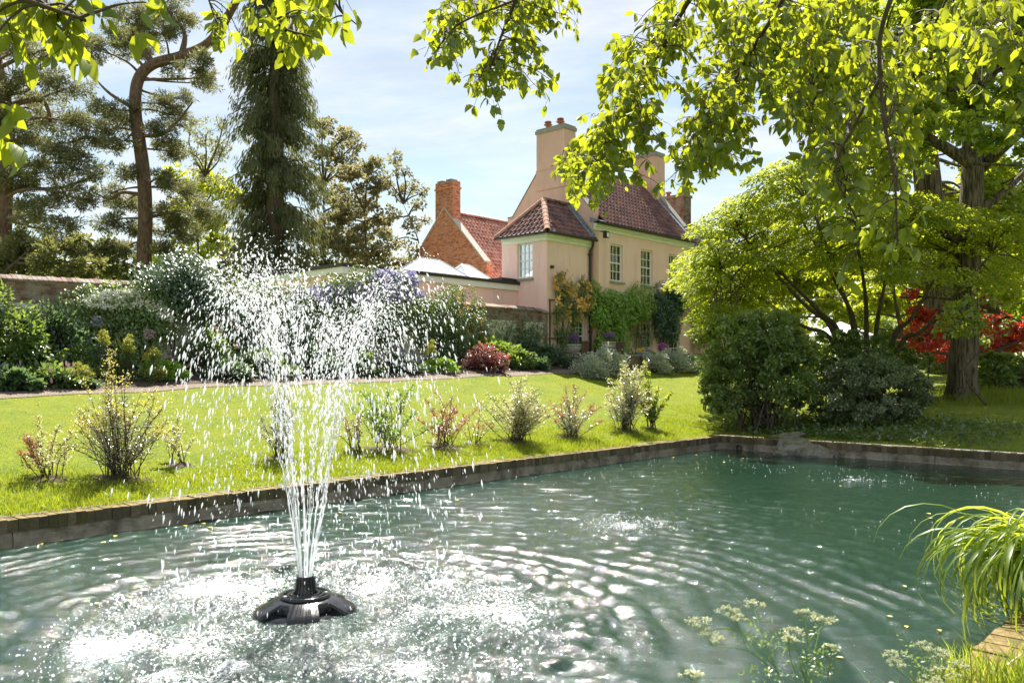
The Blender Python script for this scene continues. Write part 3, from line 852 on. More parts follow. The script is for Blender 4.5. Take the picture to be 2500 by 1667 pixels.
def brick_field(O, e, nrm, a0, a1, z0, z1, mask=None, L=0.222, H=0.0735, proud=0.012, flemish=True):
    """slots (centre, box vertices) for bricks on a wall face"""
    out = []
    for iz in range(int((z1 - z0) / H)):
        z = z0 + iz * H
        a = a0 - (0.11 if iz % 2 else 0.0)
        k = iz
        while a < a1:
            l = L if (k % 2 or not flemish) else L / 2
            x0, x1 = max(a, a0), min(a + l, a1)
            if x1 - x0 > 0.04 and (mask is None or mask((x0 + x1) / 2, z + H / 2)):
                d = proud + rng.uniform(-0.004, 0.006)
                o = O + e * (x0 + 0.005) + UP * (z + 0.005 - O[2]) - nrm * 0.004
                out.append((o + e * l * .5, o, e * (x1 - x0 - 0.010), UP * (H - 0.010), nrm * (d + 0.004)))
            a += l; k += 1
    return out
def lay_bricks(root, slots, mat, n_single, name='brick'):
    slots = sorted(slots, key=lambda s: s[0][0] ** 2 + s[0][1] ** 2)
    rest = MB()
    for q, s in enumerate(slots):
        if q < n_single: part(name, MB().obb(*s[1:]), mat, root)
        else: rest.obb(*s[1:])
    if rest.n: part('brickwork', rest, mat, root, 'stuff')

# ------------------------------------------------------------------ main house
FLOOR = 2.25
house = thing('pink_house', 'pale pink rendered house with dark red pantile roofs and tall chimneys', 'house', HP(4, 2, 1.9))
EB = 7.73          # eaves of the two-storey wing
EM = 8.52          # eaves of the main block
T1 = -0.15; TBK = 5.06; S0 = 3.0; S1 = 11.4; RT = (T1 + TBK) / 2
# wing
part('wing_end_wall', wall_open(HP(0, 0, 1.6), TB, -SA, 2.52, 1.6, EB, [(0.80, 1.67, 5.95, 7.47)]), M['plaster'], house)
part('wing_front_wall', wall_open(HP(0, 0, 1.6), SA, -TB, S0, 1.6, EB, [(1.72, 2.60, FLOOR, 4.33)]), M['plaster'], house)
sash(house, HP(0, 0, 1.6), TB, -SA, 0.80, 1.67, 5.95, 7.47, 3, 4, curtain=False)
sash(house, HP(0, 0, 1.6), SA, -TB, 1.72, 2.60, FLOOR, 4.33, 3, 4, curtain=False, name='glazed_door', sill=False, kick=0.55)
part('wing_back_wall', slab(MB(), 0.01, S0, 2.50, 2.60, 1.6, EB), M['plaster'], house)
# small lamp on the wing corner
mb = MB(); slab(mb, 0.22, 0.34, -0.12, -0.001, 6.30, 6.42); part('wall_lamp', mb, M['iron'], house)
def cornice(s0, s1, t0, t1, ztop, sides):
    for nm, prm in sides:
        for k, (pr, za, zb) in enumerate(((0.06, ztop - 0.30, ztop - 0.16), (0.13, ztop - 0.158, ztop - 0.02))):
            mb = MB()
            if nm == 'front': slab(mb, s0 - (pr if prm else 0), s1, t0 - pr, t0 - 0.001, za, zb)
            else: slab(mb, s0 - pr, s0 - 0.001, t0, t1, za, zb)
            part('cornice', mb, M['cornice'], house)
cornice(0, S0 - 0.001, 0, 2.52, EB + 0.02, (('front', True), ('end', False)))
cornice(S0 + 0.0, S1 - 0.1, T1, 0, EM + 0.02, (('front', False),))
def gutter(p, q):
    d = unit((q - p)[None])[0]
    path = np.array([p, q]); V, F = tube(path, 0.062, 8)
    part('gutter', MB().add(V, F), M['iron'], house, smooth=True)
OV = 0.24
gutter(HP(-OV - 0.03, 2.52 + OV, EB + 0.03), HP(-OV - 0.03, -OV - 0.03, EB + 0.03))
gutter(HP(-OV - 0.03, -OV - 0.03, EB + 0.03), HP(S0 + 0.10, -OV - 0.03, EB + 0.03))
gutter(HP(S0 - 0.05, T1 - OV - 0.03, EM + 0.03), HP(S1 + 0.0, T1 - OV - 0.03, EM + 0.03))
V, F = tube(np.array([HP(S0 - 0.13, -0.24, EB), HP(S0 - 0.13, -0.20, EB - 0.25), HP(S0 - 0.16, -0.085, EB - 0.45), HP(S0 - 0.16, -0.085, 2.2)]), 0.055, 8)
part('downpipe', MB().add(V, F), M['iron'], house, smooth=True)
for z in (7.1, 5.4, 3.7):
    part('pipe_collar', slab(MB(), S0 - 0.235, S0 - 0.085, -0.145, -0.002, z, z + 0.06), M['iron'], house)
# wing roof (hipped against the gable)
wr = 1.26 + OV; zr = 9.46; za = EB + 0.05
pitch = math.hypot(wr, zr - za)
mb = MB()
E = [HP(-OV, -OV, za), HP(S0, -OV, za), HP(S0, 1.26, zr), HP(1.26, 1.26, zr), HP(-OV, 2.52 + OV, za), HP(S0, 2.52 + OV, za)]
mb.add(E, [[0, 1, 2, 3], [4, 0, 3], [5, 4, 3, 2]])
part('roof_deck', mb, M['slate'], house)
r_f = unit((HP(0, 1.26, zr) - HP(0, -OV, za))[None])[0]; n_f = np.cross(SA, r_f)
wing_roof = part('wing_roof', slab(MB(), 1.4, S0 - 0.05, 1.0, 1.5, za, za + 0.2), M['slate'], house)
tile_roof(wing_roof, HP(-OV, -OV, za), SA, r_f, n_f, [(0, 0), (S0 + OV, 0), (S0 + OV, pitch), (1.26 + OV, pitch)], M['pantile'], 75, 'wf')
r_e = unit((HP(1.26, 1.26, zr) - HP(-OV, 1.26, za))[None])[0]; n_e = np.cross(-TB, r_e)
tile_roof(wing_roof, HP(-OV, 2.52 + OV, za), -TB, r_e, n_e, [(0, 0), (2.52 + 2 * OV, 0), (1.26 + OV, pitch)], M['pantile'], 60, 'we')
def ridge_tiles(root, p, q, rad, mat, step=0.33, name='ridge_tile', up=UP):
    L = np.linalg.norm(q - p); d = (q - p) / L; s = unit(np.cross(d, up)[None])[0]; u = np.cross(s, d)
    n = max(1, int(L / step))
    for i in range(n):
        a, b = p + d * L * i / n, p + d * (L * (i + 1) / n + 0.02)
        th = np.linspace(-0.15, math.pi + 0.15, 8); V = []
        for pt, rr in ((a, rad * 1.05), (b, rad * 0.96)):
            V += [pt + s * rr * math.cos(x) + u * rr * math.sin(x) for x in th]
        V += [a + s * rad * .86 * math.cos(x) + u * rad * .86 * math.sin(x) for x in th]
        F = [[j, j + 1, 9 + j, 8 + j] for j in range(7)] + [[16 + j, 17 + j, j + 1, j] for j in range(7)]
        part(name, MB().add(V, F), mat, root)
ridge_tiles(wing_roof, HP(-OV + .02, -OV + .02, za + 0.03), HP(1.26, 1.26, zr + 0.04), 0.13, M['hip'], 0.30, 'hip_tile')
ridge_tiles(wing_roof, HP(-OV + .02, 2.52 + OV - .02, za + 0.03), HP(1.26, 1.26, zr + 0.04), 0.12, M['hip'], 0.30, 'hip_tile')
ridge_tiles(wing_roof, HP(1.2, 1.26, zr + 0.03), HP(S0 - .02, 1.26, zr + 0.03), 0.12, M['pantile'], 0.33)
# stepped lead flashing where the wing roof meets the gable
for i in range(15):
    f0 = i / 15; p = HP(S0 - 0.012, -OV + (1.26 + OV) * f0, za + (zr - za) * f0 + 0.06)
    part('flashing', MB().obb(p, TB * (wr / 15 + .01), UP * 0.24, -SA * 0.014), M['lead'], wing_roof)
mb = MB(); q0 = HP(S0 - 0.30, -OV, za + 0.105); mb.obb(q0, SA * 0.30, HP(0, 1.26, zr) - HP(0, -OV, za), n_f * 0.012)
part('lead_valley', mb, M['lead'], wing_roof)
# main block: front wall with openings
WIN = [(1.25, 2.21), (3.67, 4.66), (6.10, 7.08)]
ops = [(a, b, 6.07, 7.78) for a, b in WIN] + [(a, b, FLOOR, 4.72) for a, b in WIN]
part('front_wall', wall_open(HP(S0, T1, 1.6), SA, -TB, S1 - S0, 1.6, EM, ops), M['plaster'], house)
for a, b in WIN:
    sash(house, HP(S0, T1, 1.6), SA, -TB, a, b, 6.07, 7.78, 3, 4)
    sash(house, HP(S0, T1, 1.6), SA, -TB, a, b, FLOOR, 4.72, 3, 5, name='french_window', sill=False, kick=0.5, curtain=False)
ZK = 9.36; ZA = 12.10; KN = 0.32; ZR = 11.72
slope = (ZA - ZK) / (RT - (T1 + KN))
def gable(s0, s1, name):
    pts = [HP(s0, T1 - 0.002, 1.6), HP(s0, T1 - 0.002, ZK), HP(s0, T1 + KN, ZK), HP(s0, RT, ZA), HP(s0, TBK - KN, ZK), HP(s0, TBK, ZK), HP(s0, TBK, 1.6)]
    part(name, MB().prism(pts, SA * (s1 - s0)), M['old_plaster'], house)
    # thin stone capping of the parapet
    for a, b in ((1, 2), (2, 3), (3, 4), (4, 5)):
        p, q = pts[a], pts[b]; d = q - p
        part('parapet_capping', MB().obb(p - SA * 0.04 - unit(d[None])[0] * 0.02 + UP * 0.004, d * 1.02, SA * (s1 - s0 + 0.08), UP * 0.05), M['sill'], house)
gable(S0 - 0.001, S0 + 0.36, 'gable_wall'); gable(S1 - 0.36, S1, 'gable_wall')
part('back_wall', slab(MB(), S0 + .36, S1 - .36, TBK - 0.3, TBK - .002, 1.6, EM), M['plaster'], house)
mb = MB()
mb.add([HP(S0 + .3, T1 - OV, EM + .05), HP(S1 - .3, T1 - OV, EM + .05), HP(S1 - .3, RT, ZR), HP(S0 + .3, RT, ZR), HP(S0 + .3, TBK + OV, EM + .05), HP(S1 - .3, TBK + OV, EM + .05)], [[0, 1, 2, 3], [5, 4, 3, 2]])
part('roof_deck', mb, M['slate'], house)
main_roof = part('main_roof', slab(MB(), S0 + .5, S1 - .5, 1.0, 3.5, EM, EM + 0.3), M['slate'], house)
e0 = HP(S0 + 0.36, T1 - OV - 0.05, EM + 0.06); r_m = unit((HP(0, RT, ZR) - HP(0, T1 - OV, EM + .05))[None])[0]; n_m = np.cross(SA, r_m)
Lm = np.linalg.norm(HP(0, RT, ZR) - HP(0, T1 - OV, EM + .05))
tile_roof(main_roof, e0, SA, r_m, n_m, [(0, 0), (S1 - S0 - 0.72, 0), (S1 - S0 - 0.72, Lm), (0, Lm)], M['pantile'], 300, 'mf')
ridge_tiles(main_roof, HP(S0 + .36, RT, ZR + 0.03), HP(S1 - .36, RT, ZR + 0.03), 0.13, M['pantile'], 0.36)
# lead at the right-hand parapet and over the left kneeler
mb = MB(); mb.obb(HP(S1 - 0.36 - 0.34, T1 - OV, EM + 0.06) + n_m * 0.10, SA * 0.34, r_m * Lm, n_m * 0.02); part('lead_valley', mb, M['lead'], main_roof)
mb = MB(); mb.prism([HP(S0 - .02, T1 - 0.36, EM + .08), HP(S0 - .02, T1 + 0.2, EM + .30), HP(S0 - .02, T1 + .2, EM + .08)], SA * 0.46); part('lead_apron', mb, M['lead'], main_roof)
# chimneys
def chimney(s0, s1, t0, t1, z0, z1, pots):
    c = part('chimney', slab(MB(), s0, s1, t0, t1, z0, z1), M['old_plaster'], house)
    part('chimney_cap', slab(MB(), s0 - .05, s1 + .05, t0 - .05, t1 + .05, z1 - 0.02, z1 + 0.13), M['sill'], c)
    part('chimney_cap', slab(MB(), s0 - .01, s1 + .01, t0 - .01, t1 + .01, z1 + 0.131, z1 + 0.21), M['sill'], c)
    part('ledge', slab(MB(), s0 - .03, s1 + .03, t0 - .03, t1 + .03, z0 + .9, z0 + .94), M['old_plaster'], c)
    for s, t in pots:
        V, F = lathe([(0.12, 0.2), (0.10, 0.38), (0.14, 0.39), (0.20, 0.43), (0.20, 0.46), (0.10, 0.47), (0.10, 0.53), (0.17, 0.54), (0.15, 0.60), (0.0, 0.63)], HP(s, t, z1), 14)
        part('chimney_pot', MB().add(V, F), M['terracotta'], c, smooth=True)
chimney(S0 - 0.055, S0 + 0.75, 1.47, 3.16, 10.4, 13.05, [(3.3, 2.75), (3.3, 2.0)])
chimney(S1 - 0.85, S1 + 0.055, 1.60, 2.95, 10.4, 13.25, [(11.0, 2.3)])
# lamp on the front wall
lm = part('lantern', slab(MB(), S0 + .42, S0 + .62, T1 - .40, T1 - .20, EM - .62, EM - .34), M['iron'], house)
part('lantern_arm', slab(MB(), S0 + .50, S0 + .54, T1 - .30, T1 - .001, EM - .33, EM - .29), M['iron'], lm)
part('lantern_glass', slab(MB(), S0 + .445, S0 + .595, T1 - .404, T1 - .196, EM - .58, EM - .40), M['white_paint'], lm)

# ------------------------------------------------------------------ wing to the right, mostly behind the acer
w2 = thing('slate_roofed_wing', 'slate roofed wing with brick chimney at the far right end of the pink house', 'house', HP(15, 2, 1.9))
part('wall', slab(MB(), S1 + .01, 19, 0.6, 4.6, 1.6, 8.0), M['plaster'], w2)
mb = MB(); a = [HP(S1 + .01, .35, 7.95), HP(19.2, .35, 7.95), HP(19.2, 2.6, 10.4), HP(S1 + .01, 2.6, 10.4), HP(S1 + .01, 4.85, 7.95), HP(19.2, 4.85, 7.95)]
mb.add(a, [[0, 1, 2, 3], [5, 4, 3, 2], [0, 3, 4], [1, 5, 2]]); part('roof_deck', mb, M['slate'], w2)
r2_ = unit((a[3] - a[0])[None])[0]
tile_roof(w2, a[0], SA, r2_, np.cross(SA, r2_), [(0, 0), (7.8, 0), (7.8, 3.32), (0, 3.32)], M['slate'], 0, 'w2')
cb = part('chimney', slab(MB(), 13.3, 14.1, 1.6, 3.4, 9.5, 11.5), M['mortar'], w2)
sl = brick_field(HP(13.3, 1.6, 9.5), TB, -SA, 0, 1.8, 9.5, 11.5) + brick_field(HP(13.3, 1.6, 9.5), SA, -TB, 0, 0.8, 9.5, 11.5)
lay_bricks(cb, sl, M['old_brick'], 0)
part('chimney_cap', slab(MB(), 13.24, 14.16, 1.54, 3.46, 11.5, 11.64), M['old_brick'], cb)
for t in (2.0, 2.8):
    V, F = lathe([(0.12, 0), (0.10, 0.22), (0.19, 0.25), (0.15, 0.32), (0, 0.34)], HP(13.7, t, 11.64), 12)
    part('chimney_pot', MB().add(V, F), M['terracotta'], cb, smooth=True)

# ------------------------------------------------------------------ brick barn behind
barn = thing('brick_barn', 'orange brick building with end chimney and red pantile roof behind the wing', 'building', HP(9, 10.7, 1.9))
sB, t0b, t1b, zk, zap = 4.0, 7.47, 13.93, 7.55, 10.72; tm = (t0b + t1b) / 2
pts = [HP(sB, t0b, 1.6), HP(sB, t0b, zk), HP(sB, t0b + .12, zk), HP(sB, tm, zap), HP(sB, t1b - .12, zk), HP(sB, t1b, zk), HP(sB, t1b, 1.6)]
gw = part('gable_wall', MB().prism(pts, SA * 0.36), M['mortar'], barn)
gz = lambda a, z: z < min(zk, 99) or z < zk + (zap - zk) * (1 - abs(a - (tm - t0b)) / (tm - t0b - .12)) - .02
lay_bricks(gw, brick_field(HP(sB, t0b, 3.6), TB, -SA, 0, t1b - t0b, 3.6, zap, gz), M['orange_brick'], 120)
lay_bricks(gw, brick_field(HP(sB, t0b, 3.6), SA, -TB, 0, 0.36, 3.6, zk - 0.02), M['orange_brick'], 0)
cb = part('chimney', slab(MB(), sB - .004, sB + .55, 10.02, 11.40, 9.4, 12.15), M['mortar'], barn)
lay_bricks(cb, brick_field(HP(sB - .004, 10.02, 9.4), TB, -SA, 0, 1.38, 9.4, 12.15) + brick_field(HP(sB - .004, 10.02, 9.4), SA, -TB, 0, 0.55, 9.4, 12.15), M['orange_brick'], 0)
part('chimney_cap', slab(MB(), sB - .05, sB + .6, 9.97, 11.45, 11.75, 11.84), M['orange_brick'], cb)
for t in (10.2, 10.9):
    part('chimney_pot', slab(MB(), sB + .05, sB + .5, t, t + .42, 12.15, 12.26), M['old_brick'], cb)
for a, b in ((2, 3), (3, 4)):
    p, q = pts[a], pts[b]; d = q - p
    part('parapet_capping', MB().obb(p - SA * .05 + UP * .01, d, SA * .46, UP * .09), M['pale_stone'], barn)
a = [HP(sB + .3, t0b - .25, 6.45), HP(16, t0b - .25, 6.45), HP(16, tm, 10.5), HP(sB + .3, tm, 10.5), HP(sB + .3, t1b + .25, 6.45), HP(16, t1b + .25, 6.45)]
part('roof_deck', MB().add(a, [[0, 1, 2, 3], [5, 4, 3, 2]]), M['slate'], barn)
part('wall', slab(MB(), sB + .36, 16, t0b + .1, t1b - .1, 1.6, 6.9), M['mortar'], barn)
rb = unit((a[3] - a[0])[None])[0]; Lb = np.linalg.norm(a[3] - a[0])
br = part('barn_roof', slab(MB(), 6, 15, 9, 12, 6.91, 7.2), M['slate'], barn)
tile_roof(br, HP(sB + .36, t0b - .25, 6.47), SA, rb, np.cross(SA, rb), [(0, 0), (7, 0), (7, Lb), (0, Lb)], M['red_pantile'], 200, 'bf')
ridge_tiles(br, HP(sB + .36, tm, 10.55), HP(sB + 7.4, tm, 10.55), 0.12, M['red_pantile'], 0.36)

# ------------------------------------------------------------------ flat-roofed garden room with roof lanterns
gr = thing('garden_room', 'low flat roofed pink room with white fascia and glass roof lanterns behind the wall', 'building', HP(-4, 4, 1.9))
part('wall', slab(MB(), -9.0, -0.01, 1.66, 6.8, 1.6, 5.44), M['plaster'], gr)
part('fascia', slab(MB(), -9.15, -0.004, 1.56, 6.9, 5.445, 5.68), M['white_paint'], gr)
part('roof_edge', slab(MB(), -9.22, 0.0 - .002, 1.50, 6.95, 5.682, 5.80), M['iron'], gr)
part('upstand', slab(MB(), -1.0, -0.006, 1.64, 2.5, 5.802, 5.95), M['iron'], gr)
def lantern(s0, s1, t0, t1, z, h, ridge):
    """hipped glass lantern: white frame bars and panes"""
    c = thing('roof_lantern', 'white framed glass roof lantern ' + ('nearest the tall wing' if s0 > -2 else 'in front of the brick gable'), 'roof lantern', HP((s0 + s1) / 2, (t0 + t1) / 2, z))
    k = part('kerb', slab(MB(), s0 - .05, s1 + .05, t0 - .05, t1 + .05, z, z + 0.16), M['white_paint'], c)
    z0 = z + .161; tm = (t0 + t1) / 2; sa, sb = s0 + (s1 - s0) * (1 - ridge) / 2, s1 - (s1 - s0) * (1 - ridge) / 2
    A_ = [HP(s0, t0, z0), HP(s1, t0, z0), HP(s1, t1, z0), HP(s0, t1, z0)]; Rg = [HP(sa, tm, z0 + h), HP(sb, tm, z0 + h)]
    def strut(p, q, r=0.035):
        V, F = tube(np.array([p, q]), r, 6); part('frame_bar', MB().add(V, F), M['white_paint'], c)
    for p, q in ((A_[0], A_[1]), (A_[1], A_[2]), (A_[2], A_[3]), (A_[3], A_[0]), (A_[0], Rg[0]), (A_[3], Rg[0]), (A_[1], Rg[1]), (A_[2], Rg[1]), (Rg[0], Rg[1])):
        strut(p, q)
    n = 4
    for side in (0, 1):
        lo = (A_[0], A_[1]) if side == 0 else (A_[3], A_[2])
        for i in range(n):
            f0, f1 = i / n, (i + 1) / n
            pts = [lo[0] + (lo[1] - lo[0]) * f0, lo[0] + (lo[1] - lo[0]) * f1, Rg[0] + (Rg[1] - Rg[0]) * f1, Rg[0] + (Rg[1] - Rg[0]) * f0]
            part('pane', MB().poly(pts if side == 0 else pts[::-1]), M['roof_glass'], c)
            if i: strut(pts[0], pts[3], 0.022)
    part('pane', MB().poly([A_[3], A_[0], Rg[0]]), M['roof_glass'], c); part('pane', MB().poly([A_[1], A_[2], Rg[1]]), M['roof_glass'], c)
lantern(-4.6, -2.0, 2.6, 4.6, 5.801, 0.72, 0.42)
lantern(-1.7, -0.2, 2.9, 4.9, 5.801, 0.72, 0.30)

# ------------------------------------------------------------------ terrace in front of the house
ter = solo('terrace', slab(MB(), 0.4, 11.0, -2.6, T1 - .004, 1.4, FLOOR - .02), M['pale_stone'], kind='structure')
tw = thing('terrace_wall', 'low brick terrace wall with stone capping in front of the house', 'wall', HP(2, -2.7, 1.9))
def twall(s0, s1, t0, t1, z0, z1, face):
    b_ = part('wall_core', slab(MB(), s0, s1, t0, t1, z0, z1), M['mortar'], tw)
    if face in ('f', 'fe'): lay_bricks(b_, brick_field(HP(s0, t0, z0), SA, -TB, 0, s1 - s0, z0, z1), M['old_brick'], 0)
    if face in ('e', 'fe'): lay_bricks(b_, brick_field(HP(s0, t0, z0), TB, -SA, 0, t1 - t0, z0, z1), M['old_brick'], 0)
    part('capping', slab(MB(), s0 - .05, s1 + .05, t0 - .05, t1 + .05, z1, z1 + .06), M['sill'], tw)
twall(0.15, 0.45, -2.1, 0.0, 1.5, 2.55, 'fe')
twall(0.46, 11.2, -2.9, -2.62, 1.5, 2.62, 'fe')
twall(0.30, 0.62, -3.0, -2.25, 1.5, 2.70, 'fe')

# ------------------------------------------------------------------ garden wall
gwall = thing('garden_wall', 'long old brick garden wall with pale flint panels behind the flower bed', 'wall', HP(-12, 0.05, 1.8))
def wtop(s): return 4.46 - 0.021 * max(0, -s - 9)
S_L = -31.0
segs = np.linspace(S_L, -0.06, 15)
core = MB()
for a, b in zip(segs[:-1], segs[1:]):
    core.add([HP(a, -.10, 1.2), HP(b, -.10, 1.2), HP(b, -.10, wtop(b)), HP(a, -.10, wtop(a)), HP(a, .22, 1.2), HP(b, .22, 1.2), HP(b, .22, wtop(b)), HP(a, .22, wtop(a))],
             np.array([[0, 1, 2, 3], [5, 4, 7, 6], [3, 2, 6, 7], [1, 5, 6, 2], [4, 0, 3, 7]]))
part('wall_core', core, M['mortar'], gwall)
panels = []
s = -0.32
while s > S_L + 2:
    w_ = 1.25 if s > -1 else rng.uniform(1.5, 1.9)
    panels.append((s - w_, s, 2.35, wtop(s) - rng.uniform(0.42, 0.55))); s -= w_ + rng.uniform(0.42, 0.5)
for p in panels:
    part('flint_panel', MB().obb(HP(p[0] + .01, -.112, p[2]), SA * (p[1] - p[0] - .02), UP * (p[3] - p[2]), -TB * -0.012), M['flint'], gwall)
def wmask(a, z):
    s = S_L + a
    if z > wtop(s) - .03: return False
    return not any(p[0] < s < p[1] and p[2] < z < p[3] for p in panels)
slots = brick_field(HP(S_L, -.10, 1.5), SA, -TB, 0, -S_L - .07, 1.5, 4.5, wmask, flemish=False, proud=0.016)
vis = []; hid = MB()
for sl in slots:
    p = sl[0]; u = 1250 + FPX * p[0] / p[1]; v = VH - FPX * (p[2] - EYE) / p[1]
    ok = (10 < u < 175 and v < 770) or (1120 < u < 1332 and v < 812) or (372 < u < 400 and v > 810)
    (vis.append(sl) if ok else hid.obb(*sl[1:]))
vis = sorted(vis, key=lambda q: q[0][1])
for q in vis[:300]: part('brick', MB().obb(*q[1:]), M['old_brick'], gwall)
for q in vis[300:]: hid.obb(*q[1:])
part('brickwork', hid, M['old_brick'], gwall, 'stuff')
# brick-on-edge coping, sloped on both sides
cop = MB(); nq = 0
s = S_L
while s < -0.1:
    z = wtop(s); w_ = rng.uniform(0.10, 0.12)
    drop = 0.10 * max(0, (s + 0.9)) ** 1.2 if s > -0.9 else 0
    pts = [HP(s, -.17, z - drop), HP(s, -.15, z + .05 - drop), HP(s, .05, z + .16 + rng.uniform(-.01, .015) - drop), HP(s, .26, z + .05 - drop), HP(s, .28, z - drop)]
    p = pts[0]; u = 1250 + FPX * p[0] / p[1]
    if 0 < u < 200 or 1140 < u < 1335:
        part('coping_brick', MB().prism(pts, SA * (w_ - .008)), M['hip'] if 1140 < u < 1215 else M['old_brick'], gwall)
    else:
        cop.prism(pts, SA * (w_ - .008))
    s += w_
part('coping', cop, M['old_brick'], gwall, 'stuff')
# ================================================================== floating fountain
FX, FY = float(FC[0]), float(FC[1])
ft = thing('floating_fountain', 'black plastic floating fountain throwing a tall crown of white water', 'fountain', (FX, FY, 0))
nt_, nr_ = 180, 12
th = np.linspace(0, 2 * np.pi, nt_, endpoint=False)
pet = 0.5 + 0.5 * np.tanh((np.cos(5 * th + 0.6) + 0.25) * 5.0)
Rm = 0.275 + 0.165 * pet
prof = lambda r: np.interp(r, [0, 0.20, 0.23, 0.30, 0.38, 0.425, 0.44], [0.125, 0.125, 0.118, 0.092, 0.055, 0.032, 0.012])
V = []
for i in range(nr_ + 1):
    r = Rm * (0.10 + 0.90 * i / nr_)
    V.append(np.stack([FX + r * np.cos(th), FY + r * np.sin(th), prof(r)], 1))
V.append(np.stack([FX + (Rm + 0.004) * np.cos(th), FY + (Rm + 0.004) * np.sin(th), prof(Rm) - 0.03], 1))
V.append(np.stack([FX + (Rm * 0.96) * np.cos(th), FY + (Rm * 0.96) * np.sin(th), np.full(nt_, -0.10)], 1))
rows = len(V); q_ = np.arange(nt_); w_ = (q_ + 1) % nt_
Fq = np.vstack([np.stack([i * nt_ + q_, i * nt_ + w_, (i + 1) * nt_ + w_, (i + 1) * nt_ + q_], 1) for i in range(rows - 1)])
part('float_body', MB().add(np.vstack(V), Fq), M['black_plastic'], ft, smooth=True)
V, F = lathe([(0.30, 0.02), (0.41, -0.01), (0.41, -0.10), (0.30, -0.12)], (FX, FY, 0), 48); part('under_ring', MB().add(V, F), M['black_plastic'], ft, smooth=True)
for r, w_, z, h in ((0.205, 0.014, 0.124, 0.020), (0.150, 0.012, 0.124, 0.018), (0.115, 0.010, 0.124, 0.024)):
    V, F = lathe([(r - w_, z), (r - w_, z + h), (r - w_ * .4, z + h * 1.25), (r + w_ * .4, z + h * 1.25), (r + w_, z + h), (r + w_, z)], (FX, FY, 0), 48)
    part('ring', MB().add(V, F), M['black_plastic'], ft, smooth=True)
V, F = lathe([(0.100, 0.12), (0.094, 0.135), (0.088, 0.15), (0.072, 0.285), (0.074, 0.30), (0.066, 0.30), (0.060, 0.285), (0.0, 0.28)], (FX, FY, 0), 32)
nz = part('nozzle', MB().add(V, F), M['black_plastic'], ft, smooth=True)
for i in range(16):
    a = i * 2 * np.pi / 16; c, s = math.cos(a), math.sin(a)
    p = np.array([FX + 0.090 * c, FY + 0.090 * s, 0.14]); q = np.array([FX + 0.074 * c, FY + 0.074 * s, 0.285])
    part('rib', MB().obb(p - 0.004 * np.array([-s, c, 0]), 0.008 * np.array([-s, c, 0]), np.array([c, s, 0]) * 0.006, q - p), M['black_plastic'], nz)
for a in (0.4, 1.9, 3.6, 5.0):
    V, F = lathe([(0.020, 0.124), (0.020, 0.140), (0.0, 0.144)], (FX + .178 * math.cos(a), FY + .178 * math.sin(a), 0), 10)
    part('bolt', MB().add(V, F), M['zinc'], ft, smooth=True)
# jets: a ring of thin streams, steeper inside, that break up above two metres
G9 = 9.81; drops = []
def bal(p0, v0, t, drag=0.16):
    e = np.exp(-drag * t)
    x = p0[0] + v0[0] / drag * (1 - e); y = p0[1] + v0[1] / drag * (1 - e)
    z = p0[2] + (v0[2] + G9 / drag) / drag * (1 - e) - G9 / drag * t
    return np.stack([x, y, z], -1)
NJ = 14; DP = []; DV = []; DS = []
for i in range(NJ):
    a = i * 2 * np.pi / NJ + 0.2
    lean = R(rng.uniform(6.4, 8.6)); sp = rng.uniform(6.85, 7.8)
    p0 = np.array([FX + .048 * math.cos(a), FY + .048 * math.sin(a), 0.285])
    v0 = np.array([sp * math.sin(lean) * math.cos(a) + 0.10, sp * math.sin(lean) * math.sin(a), sp * math.cos(lean)])
    tb = rng.uniform(0.12, 0.24)
    t = np.linspace(0, tb, 26)
    P = bal(p0, v0, t)
    wob_ = np.cumsum(rng.normal(0, 0.0026, (26, 3)), 0) * np.linspace(0.2, 1.2, 26)[:, None]
    for kk in range(2):
        off = np.array([rng.normal(0, .004), rng.normal(0, .004), 0])
        V, F = tube(P + wob_ * (1 + kk) + off, np.interp(t / tb, [0, .5, 1], [0.0044, 0.0040, 0.0022]) * rng.uniform(.45, 1.35, 26), 6)
        part('water_jet', MB().add(V, F), M['jet'], ft, smooth=True)
    # drops along and around the trajectory
    n = 900
    td = rng.beta(1.7, 2.5, n) * 1.48 + 0.09
    sc_ = 0.006 + 0.085 * np.clip(td - 0.16, 0, None) ** 1.05
    jit = rng.normal(0, 1, (n, 3)) * sc_[:, None] * np.array([1.75, 1.6, 0.6])
    vj = v0[None] * (1 + rng.normal(0, 0.035, (n, 1)))
    e = np.exp(-0.16 * td)[:, None]
    Pd = bal(p0, (vj[:, 0], vj[:, 1], vj[:, 2]), td) + jit
    vel = vj * e - np.array([0, 0, 1]) * G9 * td[:, None]
    vel[:, :2] += jit[:, :2] * 1.2
    DP.append(Pd); DV.append(vel)
    DS.append(rng.lognormal(math.log(0.0038), 0.55, n))
# stray drops falling outside the crown
n = 1500
a = rng.random(n) * 2 * np.pi; rr = 0.40 + 0.95 * rng.beta(2, 2.2, n)
zz = rng.random(n) ** 1.2 * (3.0 - 0.75 * np.clip(rr - .6, 0, None) ** 1.5)
DP.append(np.stack([FX + 0.1 + rr * np.cos(a) * 1.05, FY + rr * np.sin(a), zz], 1))
DV.append(np.stack([0.9 * np.cos(a), 0.9 * np.sin(a), -0.8 - 1.8 * np.sqrt(np.clip(3.1 - zz, 0, None))], 1))
DS.append(rng.lognormal(math.log(0.0030), 0.45, n))
DP = np.vstack(DP); DV = np.vstack(DV); DS = np.clip(np.concatenate(DS), 0.0018, 0.012)
ok = DP[:, 2] > 0.02; DP, DV, DS = DP[ok], DV[ok], DS[ok]
spd = np.linalg.norm(DV, axis=1)
el = np.clip(1.0 + 0.62 * spd, 1.1, 4.6)
D = unit(DV); N = rvec(len(DP)); S_ = unit(np.cross(D, N)); N = np.cross(S_, D)
